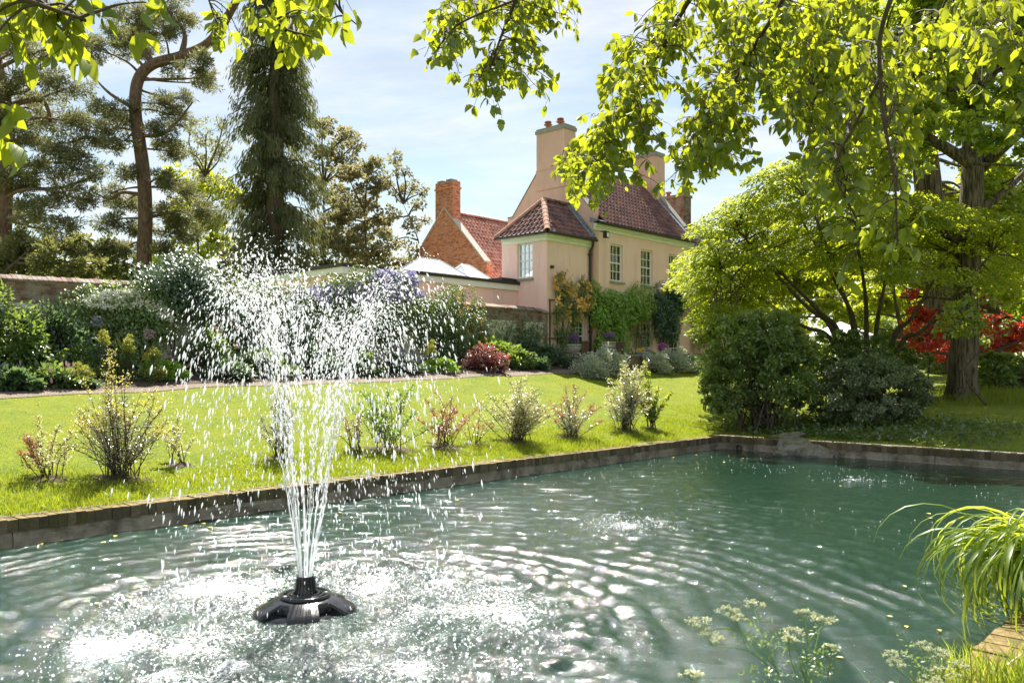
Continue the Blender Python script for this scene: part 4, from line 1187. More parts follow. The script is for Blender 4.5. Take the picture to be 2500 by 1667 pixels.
a6 = np.linspace(0, 2 * np.pi, 5, endpoint=False)
T = np.array([[1.0, 0, 0]] + [[-0.15, math.cos(x), math.sin(x)] for x in a6] + [[-1.0, 0, 0]])
TFc = [np.array([[0, 1 + j, 1 + (j + 1) % 5] for j in range(5)] + [[6, 1 + (j + 1) % 5, 1 + j] for j in range(5)])]
kk = len(T)
V = DP[:, None, :] + DS[:, None, None] * (T[None, :, 0:1] * el[:, None, None] * D[:, None, :] + T[None, :, 1:2] * S_[:, None, :] + T[None, :, 2:3] * N[:, None, :])
FF = [(G[None] + (np.arange(len(DP)) * kk)[:, None, None]).reshape(-1, G.shape[1]) for G in TFc]
part('water_drops', MB().add(V.reshape(-1, 3), FF), M['drop'], ft, 'stuff', smooth=True)
# splashes: little crowns of drops thrown up where the spray lands, and over the two bubbling spots
n = 3600
a = rng.random(n) * 2 * np.pi; rr = 0.5 + 1.7 * rng.beta(2.2, 1.8, n)
P = np.stack([FX + .15 + rr * np.cos(a), FY - .40 + rr * np.sin(a), np.abs(rng.normal(0, .028, n)) + .006], 1)
for c, k_, sg in ((B1, 520, .34), (B2_, 130, .30)):
    P = np.vstack([P, np.stack([c[0] + rng.normal(0, sg, k_), c[1] + rng.normal(0, sg, k_), np.abs(rng.normal(0, .03, k_)) + .006], 1)])
mb = MB(); mb.add(*place(OCT[0], OCT[1], P, rvec(len(P)), rvec(len(P)), rng.lognormal(math.log(.0058), .45, len(P))))
tag(solo('splash_drops', mb, M['drop'], (FX, FY, 0), smooth=True), 'small white splashes where the fountain spray lands on the pond', 'splash', kind='stuff')
# fallen leaves and petals afloat
fl = [(322, 1462), (205, 1472), (238, 1478), (515, 1262), (490, 1280), (455, 1287), (520, 1290), (95, 1330), (158, 1322), (250, 1325), (280, 1313), (1770, 1130), (1812, 1120), (2213, 1436), (2052, 1187), (2214, 1536), (2040, 1608), (2270, 1268), (2290, 1540), (1700, 1112), (1640, 1118), (2180, 1510), (2260, 1255), (830, 1252), (1110, 1222)]
for k_, (u, v) in enumerate(fl):
    Y = FPX * EYE / (v - VH); x = (u - 1250) / FPX * Y
    s_ = 0.055 if Y < 9 else 0.085
    T_ = np.array([[0, 0, 0], [.3, .3, .10], [.7, .26, .08], [1, 0, .02], [.7, -.26, .10], [.3, -.3, .08], [.5, 0, 0]])
    V, F = place(T_, [np.array([[0, 1, 6], [1, 2, 6], [2, 3, 6], [3, 4, 6], [4, 5, 6], [5, 0, 6]])], np.array([[x, Y, 0.016]]), np.array([[rng.normal(), rng.normal(), 0]]), np.array([[0, 0, 1.0]]), s_)
    o = solo('fallen_leaf', MB().add(V, F), M['petal_float'], (x, Y, 0.016))
    tag(o, 'small yellow fallen leaf floating on the pond', 'leaf', 'fallen leaves afloat on the pond')

# bubbles drifting on the quiet half of the pond
n = 520
mm = rng.uniform(9.5, 19.8, n); nn = rng.uniform(2.2, 10.9, n)
kp = vnoise(mm, nn, 51, .5) > -.05
x, y = xy(mm[kp], nn[kp])
mb = MB(); mb.add(*place(OCT[0], OCT[1], np.stack([x, y, np.full(len(x), .010)], 1), rvec(len(x)), rvec(len(x)), rng.uniform(.005, .011, len(x))))
tag(solo('floating_bubbles', mb, M['drop'], None, smooth=True), 'tiny white bubbles scattered over the quiet far half of the pond', 'bubbles', kind='stuff')
# ================================================================== trees
def branch(mb, pts, r0, r1, sides=6, k=6):
    P = curve(pts, k) if len(pts) > 2 else np.asarray(pts, float)
    mb.add(*tube(P, np.linspace(r0, r1, len(P)), sides))
    return P
def blobs_px(lst, Y, spread=0.0):
    """(u, v, ru, rv[, dY]) -> centre, radii"""
    out = []
    for b in lst:
        Yb = Y + (b[4] if len(b) > 4 else rng.uniform(-spread, spread))
        c = P3(b[0], b[1], Yb); k = Yb / FPX
        out.append((c, np.array([b[2] * k, 0.5 * (b[2] + b[3]) * k, b[3] * k])))
    return out
def crown(root, blobs, dens, size, mat, tpl=LEAF2, name='crown', up=0.5, dj=0.8, nj=0.8, droop=0.0, sub=None, sub_r=0.33):
    """a crown of many small clumps of leaves inside the given blobs"""
    mb = MB()
    for c, r in blobs:
        area = r[0] * r[2]
        n = int(dens * (75 if tpl is NEEDLE else 30) / size ** 2 * area) + 12
        ns_ = sub or 16
        cc, d = ball(c, r * 0.86, ns_, 0.3)
        per = max(3, n // ns_)
        for q in range(ns_):
            rad = max(0.12, max(r) * sub_r * rng.uniform(0.55, 1.15))
            P, dd = ball(cc[q], (rad, rad, rad * 0.55), per, 0.2)
            D = dd * 0.7 + d[q] * 0.4 + np.array([0, 0, -droop])
            leaf_cloud(mb, P, size, D, np.tile([0, 0, up], (per, 1)) + 0.2 * dd, dj, nj, tpl)
    return part(name, mb, mat, root, 'stuff')
def bough_net(mb, start_pts, blobs, r=0.06, rmin=0.012, frac=1.0):
    """limbs from the nearest point of the stem to each blob, with a few twigs inside"""
    S = np.asarray(start_pts)
    for c, rad in blobs:
        if rng.random() > frac: continue
        low = S[S[:, 2] <= c[2] + 0.3] if (S[:, 2] <= c[2] + 0.3).any() else S
        p = low[np.argmin(np.linalg.norm(low - c, axis=1))]
        L = np.linalg.norm(c - p)
        mid = (p + c) / 2 + np.array([rng.normal(0, .08), rng.normal(0, .08), rng.normal(0.04, .06)]) * L
        branch(mb, [p, mid, c], r * min(1.3, 0.45 + L / 6), rmin, 5, 5)
        for _ in range(4):
            e = c + rvec(1)[0] * rad * 0.8
            branch(mb, [mid * .4 + c * .6, (c + e) / 2 + rng.normal(0, .05, 3) * L, e], rmin * 1.4, rmin * 0.5, 4, 4)

# ---- tall pine with the bent top
pY = 47.0
tp = [P3(u, v, pY) for u, v in ((352, 720), (352, 640), (355, 520), (350, 420), (338, 330), (330, 260), (338, 195), (372, 158), (440, 138), (500, 112), (535, 75), (562, 30), (600, -40))]
pine = thing('pine_tree', 'tall pine with reddish bent trunk rising above the garden wall', 'tree', ground_at(352, pY))
mb = MB(); tp[0][2] = TZ(tp[0][0], tp[0][1]); tr_p = branch(mb, tp, 0.42, 0.20, 12, 8)
part('trunk', mb, M['pine_bark'], pine, smooth=True)
pl = [(300, 95, 62, 30), (255, 125, 55, 28), (345, 118, 45, 25), (395, 75, 45, 30), (430, 40, 55, 30), (330, 40, 60, 28), (480, 150, 40, 22), (500, 190, 30, 20), (420, 170, 30, 16),
      (270, 265, 55, 22), (300, 300, 48, 22), (400, 255, 45, 20), (430, 285, 36, 24), (385, 330, 50, 26), (420, 370, 42, 22), (285, 350, 40, 22), (440, 240, 26, 14), (510, 205, 24, 18),
      (300, 420, 36, 20), (410, 440, 45, 22), (455, 470, 42, 22), (500, 520, 45, 24), (420, 520, 50, 26), (300, 500, 45, 22), (270, 540, 40, 22), (440, 570, 55, 26), (330, 560, 38, 20), (270, 470, 32, 16), (300, 610, 45, 24), (400, 620, 55, 26), (255, 320, 30, 18)]
bp = blobs_px(pl, pY, 2.0)
mb = MB(); bough_net(mb, tr_p, bp, 0.10, 0.022); 
for P in ([(355, 478), (300, 470), (265, 485), (230, 470)], [(338, 330), (390, 330), (430, 300), (470, 250)], [(372, 158), (335, 110), (320, 60)], [(440, 138), (450, 80), (420, 40), (400, 10)], [(335, 270), (270, 230), (230, 190)]):
    branch(mb, [P3(u, v, pY + rng.uniform(-.5, .5)) for u, v in P], 0.13, 0.04, 7)
part('boughs', mb, M['pine_bark'], pine, 'stuff', smooth=True)
crown(pine, [(c, r * 1.35) for c, r in bp], 1.35, 0.25, M['pine'], NEEDLE, up=0.2, dj=1.0, droop=-0.1)
# ---- pine at the left edge
qY = 40.0
pine2 = thing('pine_tree', 'broad pine at the left edge of the garden, behind the wall', 'tree', ground_at(-10, qY))
mb = MB(); tq = [ground_at(-15, qY)] + [P3(u, v, qY) for u, v in ((5, 560), (12, 400), (15, 280), (-10, 150), (-40, 0))]
tr_q = branch(mb, tq, 0.46, 0.25, 12, 8); part('trunk', mb, M['pine_bark'], pine2, smooth=True)
ql = [(60, 130, 60, 30), (100, 200, 60, 30), (40, 230, 50, 26), (170, 215, 45, 22), (120, 285, 60, 30), (190, 300, 45, 22), (60, 330, 60, 30), (150, 360, 55, 28), (210, 345, 36, 20), (110, 420, 60, 30), (190, 400, 48, 24), (40, 440, 50, 32), (160, 470, 50, 26), (215, 490, 34, 18), (80, 520, 60, 30), (20, 530, 45, 30), (140, 560, 60, 28), (30, 620, 60, 34), (230, 430, 26, 14), (-30, 250, 50, 40), (-40, 400, 50, 40), (20, 60, 60, 40), (-60, 100, 60, 50), (180, 110, 45, 24)]
bq = blobs_px(ql, qY, 2.0)
mb = MB(); bough_net(mb, tr_q, bq, 0.10, 0.022)
for P in ([(12, 235), (90, 150), (130, 145), (190, 160)], [(10, 260), (100, 245), (125, 300), (130, 330)]):
    branch(mb, [P3(u, v, qY) for u, v in P], 0.14, 0.05, 7)
part('boughs', mb, M['pine_bark'], pine2, 'stuff', smooth=True)
crown(pine2, [(c, r * 1.35) for c, r in bq], 1.35, 0.24, M['pine'], NEEDLE, up=0.2, dj=1.0, droop=-0.1)
# ---- the weeping conifer
sY = 45.0; ks = sY / FPX
con = thing('weeping_conifer', 'tall dark conifer with drooping sprays left of the sky gap', 'tree', ground_at(668, sY))
mb = MB(); base = ground_at(668, sY)
for du, r in ((0, .50), (14, .30)):
    branch(mb, [base + np.array([du * ks * .3, 0, 0]), P3(668 + du, 400, sY), P3(668 + du * .6, 200, sY), P3(672, -260, sY)], r, 0.10, 10, 8)
part('trunk', mb, M['bark'], con, smooth=True)
mb = MB(); lb = MB()
for z in np.arange(base[2] + 3.0, P3(0, -260, sY)[2], 0.50):
    v = VH - (z - EYE) / ks
    half = np.interp(v, [-260, -60, 60, 150, 300, 450, 560, 650, 760], [28, 58, 74, 90, 106, 116, 118, 112, 96]) * ks
    for _ in range(6):
        a = rng.random() * 2 * np.pi; L = half * rng.uniform(0.45, 1.25)
        d = np.array([math.cos(a), math.sin(a), 0])
        p0 = np.array([base[0], sY, z + rng.uniform(-.2, .2)])
        p1 = p0 + d * L * 0.55 + UP * L * 0.10; p2 = p0 + d * L - UP * L * rng.uniform(0.12, 0.40)
        C = branch(lb, [p0, p1, p2], 0.05, 0.012, 4, 4)
        for t in np.linspace(0.25, 1.0, 8):
            c = C[int(t * (len(C) - 1))]
            n = 42; hang = rng.uniform(0.35, 0.95) * (0.5 + 0.6 * t)
            P = c + np.stack([rng.normal(0, .17, n), rng.normal(0, .17, n), -rng.random(n) ** 1.2 * hang], 1)
            D = np.tile(d * 0.35 + np.array([0, 0, -1.0]), (n, 1))
            leaf_cloud(mb, P, 0.30, D, rvec(n) + d * .3, 0.30, 0.5, NEEDLE)
part('boughs', lb, M['bark'], con, 'stuff'); part('crown', mb, M['spruce'], con, 'stuff')
# ---- broadleaved and background trees on the left
def tree(name, label, u, Y, blobs, mat, dens=0.8, size=0.22, trunk_r=0.22, top=None, bark='bark', spread=1.5, tpl=LEAF2, group=None, up=.5, extra=None, trunk_u=None, twig=0.02, sub_r=.33, bough=.09):
    b0 = ground_at(trunk_u or u, Y)
    root = thing(name, label, 'tree', b0, group)
    bl = blobs_px(blobs, Y, spread)
    if top is None: top = 0.5 * min(q[1] for q in blobs) + 0.5 * max(q[1] for q in blobs)
    mb = MB(); x1 = P3(u, top, Y)
    Pt = branch(mb, [b0 - UP * .2, b0 + (x1 - b0) * .33 + np.array([rng.normal(0, .35), 0, 0]), b0 + (x1 - b0) * .68 + np.array([rng.normal(0, .5), 0, 0]), x1], trunk_r, trunk_r * .12, 9, 8)
    part('trunk', mb, M[bark], root, smooth=True)
    mb = MB(); bough_net(mb, Pt, bl, bough, twig)
    part('boughs', mb, M[bark], root, 'stuff', smooth=True)
    crown(root, bl, dens, size, M[mat], tpl, up=up, sub_r=sub_r)
    return root
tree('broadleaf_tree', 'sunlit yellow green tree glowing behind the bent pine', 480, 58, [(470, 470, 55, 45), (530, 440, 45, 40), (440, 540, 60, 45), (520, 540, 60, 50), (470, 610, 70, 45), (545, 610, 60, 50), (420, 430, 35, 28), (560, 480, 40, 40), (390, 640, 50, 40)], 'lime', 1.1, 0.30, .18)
tree('bare_tree', 'thin pale tree with sparse new leaves between the pine and the dark conifer', 500, 55, [(500, 330, 40, 50), (470, 370, 40, 40), (535, 370, 36, 46), (500, 420, 55, 40), (545, 300, 22, 30), (465, 310, 22, 28)], 'pale', 0.35, 0.18, .10, top=430, twig=0.02)
tree('broadleaf_tree', 'tall airy green tree right of the dark conifer', 790, 56, [(790, 310, 36, 34), (835, 335, 40, 36), (780, 380, 48, 44), (840, 400, 50, 44), (870, 350, 24, 26), (800, 470, 55, 48), (850, 500, 55, 48), (790, 560, 55, 48), (850, 590, 60, 46)], 'olive', 0.9, 0.26, .16)
tree('broadleaf_tree', 'bronze leaved tree behind the fountain spray', 890, 50, [(850, 430, 46, 36), (900, 410, 46, 34), (930, 460, 40, 38), (870, 490, 55, 42), (830, 540, 55, 44), (900, 560, 56, 44), (850, 610, 60, 42), (920, 620, 46, 40), (930, 530, 30, 30), (800, 600, 46, 40)], 'olive', 1.3, 0.24, .20, bark='pine_bark')
tree('slender_tree', 'slender open tree with fine grey green leaves left of the brick chimney', 985, 47, [(965, 385, 24, 22), (985, 420, 26, 24), (1010, 455, 28, 22), (975, 470, 30, 28), (1020, 500, 26, 20), (960, 530, 34, 30), (1000, 550, 36, 28), (945, 440, 20, 20), (955, 590, 44, 30), (1035, 470, 18, 14), (1000, 610, 36, 26), (1040, 540, 16, 14)], 'olive', 0.6, 0.20, .10, bark='bark', twig=0.018)
tree('yew_tree', 'broad olive green yew behind the left end of the garden wall', 60, 34, [(40, 640, 90, 50), (140, 640, 80, 55), (90, 590, 70, 40), (210, 650, 60, 45), (-40, 650, 80, 60), (180, 600, 50, 36)], 'yew', 1.5, 0.20, .3)
tree('yew_tree', 'dark bluish yew between the two pines above the wall', 250, 48, [(230, 630, 60, 45), (290, 650, 55, 45), (180, 610, 46, 36), (330, 660, 50, 40), (265, 600, 40, 30)], 'spruce', 1.5, 0.26, .2)
tree('broadleaf_tree', 'shady tree behind the wall at the foot of the dark conifer', 600, 50, [(590, 640, 60, 50), (640, 660, 70, 50), (560, 690, 60, 45), (700, 670, 60, 50), (760, 660, 60, 50), (620, 710, 70, 40), (700, 720, 80, 40), (780, 720, 60, 40)], 'yew', 1.5, 0.27, .2)
tree('broadleaf_tree', 'olive tree filling the gap between bronze tree and brick gable', 930, 58, [(880, 660, 60, 50), (950, 650, 60, 50), (1010, 660, 50, 50), (840, 700, 60, 40), (920, 710, 60, 40), (990, 710, 60, 40)], 'olive', 1.5, 0.27, .2)
bk = thing('distant_wood', 'distant wooded skyline beyond the garden wall', 'wood', ground_at(300, 90)); bk['kind'] = 'stuff'
crown(bk, blobs_px([(u, 690 + rng.uniform(-15, 15), 70, 60) for u in range(-250, 1150, 60)] + [(u, 640 + rng.uniform(-20, 20), 80, 60) for u in range(1750, 2800, 70)] + [(u, 740, 80, 60) for u in range(1700, 2800, 70)], 90, 8), 0.8, 0.8, M['yew'], name='foliage')

# ------------------------------------------------------------------ the right-hand side
# tall maple with the thick trunk
mY = 26.0
mb0 = ground_at(2352, mY)
maple = thing('maple_tree', 'tall maple with thick furrowed trunk beside the red acer', 'tree', mb0)
mb = MB()
tm_ = [mb0 - UP * .1, P3(2352, 900, mY), P3(2358, 760, mY), P3(2368, 560, mY), P3(2375, 400, mY), P3(2372, 250, mY), P3(2380, 100, mY), P3(2385, -200, mY)]
Pm = curve(tm_, 10); rad = np.interp(np.linspace(0, 1, len(Pm)), [0, .03, .07, .3, .6, 1], [0.62, 0.49, 0.42, 0.37, 0.30, 0.10])
V, F = tube(Pm, rad, 28)
ax = np.repeat(Pm, 28, 0); d_ = V - ax; angl = np.tile(np.linspace(0, 2 * np.pi, 28, endpoint=False), len(Pm))
flare = 1 + 0.16 * np.sin(angl * 5 + 1) * np.clip(1.3 - (V[:, 2] - mb0[2]), 0, 1)[:] + 0.035 * np.sin(angl * 9 + V[:, 2] * .8) + rng.normal(0, .012, len(V))
mb.add(ax + d_ * flare[:, None], F)
part('trunk', mb, M['big_bark'], maple, smooth=True)
lb = MB(); Pst = [Pm]
for P in ([(2372, 430), (2440, 370), (2520, 300), (2600, 220)], [(2370, 330), (2330, 220), (2322, 120), (2330, -40)], [(2368, 520), (2450, 470), (2540, 380)], [(2375, 300), (2250, 150), (2120, 60), (2000, -20)], [(2372, 400), (2250, 330), (2130, 300), (1990, 290)], [(2380, 100), (2480, 20), (2580, -60)], [(2372, 250), (2440, 150), (2470, 40)]):
    Pst.append(branch(lb, [P3(u, v, mY + rng.uniform(-1, 1)) for u, v in P], 0.20, 0.05, 8))
ml = [(u, v, rng.uniform(50, 80), rng.uniform(34, 52)) for u, v in sample_poly([(1880, 60), (2000, -60), (2600, -80), (2620, 520), (2450, 560), (2300, 430), (2150, 420), (2000, 330), (1900, 250)], 84)]
bm = blobs_px(ml, mY, 3.2)
bough_net(lb, np.vstack(Pst), bm, 0.06, 0.012)
part('boughs', lb, M['big_bark'], maple, 'stuff', smooth=True)
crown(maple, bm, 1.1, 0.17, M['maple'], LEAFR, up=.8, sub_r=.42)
# second trunk further back
t2 = thing('maple_tree', 'slimmer maple further back, its trunk left of the thick one', 'tree', ground_at(2262, 33))
mb = MB(); P2 = branch(mb, [ground_at(2300, 33), P3(2290, 700, 33), P3(2262, 420, 33), P3(2250, 300, 33), P3(2258, 180, 33), P3(2225, 60, 33), P3(2240, -150, 33)], 0.62, 0.25, 14, 8)
branch(mb, [P3(2258, 200, 33), P3(2285, 110, 33), P3(2260, 20, 33)], .22, .1, 8)
branch(mb, [P3(2240, 700, 33), P3(2270, 640, 33), P3(2240, 560, 33)], .3, .2, 8)
part('trunk', mb, M['big_bark'], t2, smooth=True)
b2 = blobs_px([(u, v, rng.uniform(50, 80), rng.uniform(36, 55)) for u, v in sample_poly([(1950, 80), (2100, -40), (2560, -40), (2560, 700), (2420, 760), (2300, 640), (2150, 480), (2000, 400)], 60)], 36, 3.0)
mb = MB(); bough_net(mb, P2, b2, 0.07, 0.015); part('boughs', mb, M['big_bark'], t2, 'stuff', smooth=True)
crown(t2, b2, 1.1, 0.22, M['lime'], LEAFR, up=.8, sub_r=.42)
# the layered green acer
aY = 25.6
ab = ground_at(2120, aY + 1)
acer = thing('spreading_acer', 'wide spreading acer with layered pale green foliage in front of the house', 'tree', ab)
apoly = [(1660, 665), (1680, 610), (1720, 540), (1785, 470), (1830, 405), (1900, 385), (2010, 420), (2100, 470), (2230, 470), (2360, 500), (2520, 500), (2540, 640), (2400, 700), (2330, 690), (2230, 680), (2120, 690), (2000, 640), (1900, 660), (1850, 720), (1790, 800), (1730, 780), (1700, 730), (1665, 700)]
pts_ = sample_poly(apoly, 310)
lf = MB(); lb = MB(); pads = []
stems = []
for (u0, u1, v1, u2, v2, r) in ((2095, 2000, 760, 1880, 640, .11), (2100, 1960, 740, 1800, 560, .10), (2110, 2060, 720, 1980, 500, .11), (2120, 2110, 700, 2080, 520, .10), (2130, 2150, 740, 2190, 560, .10), (2140, 2230, 770, 2330, 590, .12), (2150, 2260, 800, 2420, 620, .10), (2105, 1950, 790, 1760, 660, .09), (2115, 2040, 690, 1900, 430, .09)):
    yo = rng.uniform(-1.8, 1.8)
    b_ = ab + np.array([(u0 - 2120) / FPX * aY, rng.uniform(-.4, .4), -.05])
    stems.append(branch(lb, [b_, P3((u0 + u1) / 2, (880 + v1) / 2 - 8, aY + 1 + yo * .4), P3(u1, v1, aY + .5 + yo * .7), P3(u2, v2, aY + yo)], r, 0.03, 8, 8))
ST = np.vstack(stems)
for (u, v) in pts_:
    Yp = aY + rng.uniform(-2.6, 3.2)
    c = P3(u, v, Yp); r = rng.uniform(0.42, 0.85)
    out = unit(np.array([[c[0] - ab[0], c[1] - ab[1], 0]]))[0]
    n = 300
    a = rng.random(n) * 2 * np.pi; q = np.sqrt(rng.random(n)) * r
    rad_ = np.stack([np.cos(a) * q, np.sin(a) * q, np.zeros(n)], 1)
    P = c + rad_ + np.stack([0 * q, 0 * q, rng.normal(0, .045, n) - 0.38 * (q / r) ** 2 * r - 0.30 * (rad_ @ out)], 1)
    D = unit(rad_ + out * .3) * 0.8 + np.array([0, 0, -0.45])
    leaf_cloud(lf, P, 0.115, D, np.tile([0, 0, 1.0], (n, 1)) + out * .3, 0.5, 0.45)
    k_ = ST[np.argmin(np.linalg.norm((ST - c) * np.array([1, 1, 1.0]), axis=1))]
    branch(lb, [k_, (k_ + c) / 2 + np.array([0, 0, .12]) + rng.normal(0, .06, 3), c + UP * -.04], 0.028, 0.008, 4, 4)
part('boughs', lb, M['bark'], acer, 'stuff', smooth=True); part('crown', lf, M['acer'], acer, 'stuff')
# lower skirt of the maple/acer in front of the trunk
tree('young_maple', 'low spray of green maple leaves in front of the thick trunk', 2350, 24.2, [(2330, 760, 52, 30), (2385, 740, 50, 30), (2360, 800, 46, 28), (2310, 810, 30, 22), (2400, 790, 34, 24), (2345, 700, 40, 26)], 'maple', 0.55, 0.15, .03, twig=.008, bough=.02, trunk_u=2420)
tree('red_acer', 'red leaved acer glowing behind the thick maple trunk', 2440, 30, [(2230, 770, 48, 34), (2260, 820, 58, 42), (2300, 780, 46, 40), (2400, 740, 34, 28), (2430, 790, 40, 34), (2470, 840, 50, 36), (2300, 850, 46, 30), (2220, 720, 26, 20), (2500, 800, 40, 34), (2410, 860, 50, 24), (2370, 700, 30, 26), (2240, 860, 36, 20), (2420, 700, 30, 22)], 'red', 1.1, 0.15, .12, spread=1.0, top=760)
for k_, (u, Y, bl, lab, mt) in enumerate((
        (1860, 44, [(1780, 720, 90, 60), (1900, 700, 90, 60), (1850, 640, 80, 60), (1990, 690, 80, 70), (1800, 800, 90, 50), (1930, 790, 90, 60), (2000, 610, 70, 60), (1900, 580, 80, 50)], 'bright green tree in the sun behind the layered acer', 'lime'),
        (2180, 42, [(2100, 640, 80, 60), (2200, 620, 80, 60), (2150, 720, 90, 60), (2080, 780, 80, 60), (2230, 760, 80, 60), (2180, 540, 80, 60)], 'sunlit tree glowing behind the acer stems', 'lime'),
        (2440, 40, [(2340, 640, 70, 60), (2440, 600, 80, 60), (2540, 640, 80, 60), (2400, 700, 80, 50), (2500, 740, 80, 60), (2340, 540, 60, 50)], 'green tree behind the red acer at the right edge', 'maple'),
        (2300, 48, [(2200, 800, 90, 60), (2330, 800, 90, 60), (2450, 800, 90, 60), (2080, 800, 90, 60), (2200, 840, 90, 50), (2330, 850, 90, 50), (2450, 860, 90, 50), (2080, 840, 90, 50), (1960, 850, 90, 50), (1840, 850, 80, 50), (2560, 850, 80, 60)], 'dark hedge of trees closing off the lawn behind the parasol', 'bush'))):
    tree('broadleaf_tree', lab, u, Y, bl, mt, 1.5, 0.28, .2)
# ================================================================== plants in the garden
def stems_mb(base, tips, r=0.012, bend=0.15, mb=None, k=5):
    mb = mb or MB(); paths = []
    for t in tips:
        mid = base * .5 + t * .5 + np.array([(t[0] - base[0]) * -bend, (t[1] - base[1]) * -bend, 0.12 * (t[2] - base[2])]) + rng.normal(0, .02, 3)
        P = curve([base + rng.normal(0, .02, 3) * np.array([1, 1, 0]), mid, t], k)
        mb.add(*tube(P, np.linspace(r, r * .3, len(P)), 4)); paths.append(P)
    return mb, paths
def young_shrub(label, u, v, h, w, ns_, nl, size, mat, mat2=None, lean=0.0, leafy=0.25, twig='twig', bushy=0.55, top_w=None, dot=LEAF2, side2=None):
    """open shrub: stems fanning up from one foot, small leaves along side twigs"""
    b = ground_hit(u, v)
    root = thing('young_shrub', label, 'shrub', b, 'young shrubs planted along the pond')
    mb = MB(); L1 = MB(); L2 = MB()
    # dug earth round the foot
    ang = np.linspace(0, 2 * np.pi, 18, endpoint=False); rr_ = w * .26 * rng.uniform(.7, 1.35, 18)
    ex, ey = b[0] + np.cos(ang) * rr_, b[1] + np.sin(ang) * rr_
    Vp = np.vstack([[b[0], b[1], float(TZ(b[0], b[1])) + .035], np.stack([ex, ey, TZ(ex, ey) + .006], 1)])
    part('earth', MB().add(Vp, [[0, 1 + k_, 1 + (k_ + 1) % 18] for k_ in range(18)]), M['soil'], root)
    for i in range(ns_):
        a = rng.random() * 2 * np.pi; rr = w * .5 * math.sqrt(rng.random())
        hh = h * (1 - 0.55 * (rr / (w * .5)) ** 1.3) * rng.uniform(0.62, 1.05)
        tip = b + np.array([rr * math.cos(a) + lean * h, rr * math.sin(a), hh])
        _, Ps = stems_mb(b + np.array([rng.normal(0, .07), rng.normal(0, .07), 0]) * w, [tip + rng.normal(0, .06, 3) * h], 0.0085, rng.uniform(-.12, .12), mb, 6)
        P = Ps[0]; n = max(4, nl // ns_)
        t = leafy + (1 - leafy) * rng.random(n) ** 0.85
        idx = (t * (len(P) - 1)); i0 = np.clip(idx.astype(int), 0, len(P) - 2); f = (idx - i0)[:, None]
        Q = P[i0] * (1 - f) + P[i0 + 1] * f
        off = rvec(n) * (bushy * w * .22 * rng.random(n) ** .6 * (1.05 - 0.65 * t))[:, None]
        off[:, 2] = np.abs(off[:, 2]) * .6
        for k_ in range(0, n, 7):
            mb.add(*tube(np.array([Q[k_], Q[k_] + off[k_]]), [0.005, 0.003], 3))
        Q = Q + off
        use2 = (t > 0.72) if mat2 is not None else np.zeros(n, bool)
        if side2 is not None: use2 = (Q[:, 0] - b[0]) < side2
        D = off * 4 + np.array([0, 0, .5])
        if (~use2).any(): leaf_cloud(L1, Q[~use2], size, D[~use2], None, .8, 1.0, dot)
        if use2.any(): leaf_cloud(L2, Q[use2], size * 1.15, D[use2], None, .8, 1.0, dot)
    part('stems', mb, M[twig], root, 'stuff')
    if L1.n: part('foliage', L1, M[mat], root, 'stuff')
    if L2.n: part('new_leaves', L2, M[mat2], root, 'stuff')
    return root
young_shrub('small shrub with rusty leaves on its left side, nearest the left edge', 115, 1170, 0.97, 0.97, 16, 1600, 0.041, 'cream_shrub', 'rust_leaf', side2=-.10, leafy=.3)
young_shrub('tallest shrub of the row, golden leaved tips above dense dark twigs', 292, 1172, 1.91, 1.55, 49, 8400, 0.028, 'grey_shrub', 'gold_leaf', leafy=.16, bushy=.75)
young_shrub('thin cream tinted shrub right of the tallest golden tipped one', 440, 1135, 1.18, 0.74, 10, 1040, 0.041, 'cream_shrub', leafy=.35)
young_shrub('greyish shrub half hidden by the fountain jets', 690, 1120, 1.42, 1.08, 22, 3000, 0.033, 'grey_shrub', leafy=.2)
young_shrub('twiggy little shrub just right of the fountain jets', 868, 1105, 1.21, 0.81, 13, 760, 0.037, 'rust_leaf', 'cream_shrub', leafy=.3)
young_shrub('dark green leafy shrub with wide arms right of the jets', 955, 1098, 1.63, 1.69, 16, 3000, 0.049, 'mid', 'creeper', leafy=.15, bushy=.5)
young_shrub('twiggy shrub with bronze leaves on its right arm', 1090, 1090, 1.42, 1.35, 21, 2600, 0.037, 'rust_leaf', 'rust_leaf', leafy=.25, bushy=.5)
young_shrub('bushy pale silver shrub in the middle of the lawn edge', 1262, 1080, 1.70, 1.82, 46, 9200, 0.034, 'cream_shrub', leafy=.14, bushy=.8, twig='twig')
young_shrub('reddish upright shrub between two silver ones', 1395, 1068, 1.37, 1.55, 27, 4000, 0.034, 'grey_shrub', 'rust_leaf', leafy=.12, bushy=.6)
young_shrub('large silvery shrub with pink stems near the pond corner', 1530, 1050, 1.84, 1.55, 46, 8400, 0.037, 'grey_shrub', 'cream_shrub', leafy=.15, bushy=.75)
young_shrub('green leafed shrub touching the last silver one by the corner', 1592, 1046, 1.78, 1.01, 19, 3000, 0.061, 'mid', 'lime', leafy=.2, bushy=.5)
young_shrub('short dry shrub with brown tips left of the silver one', 1160, 1085, 0.89, 0.81, 10, 520, 0.037, 'cream_shrub', 'rust_leaf', leafy=.3)

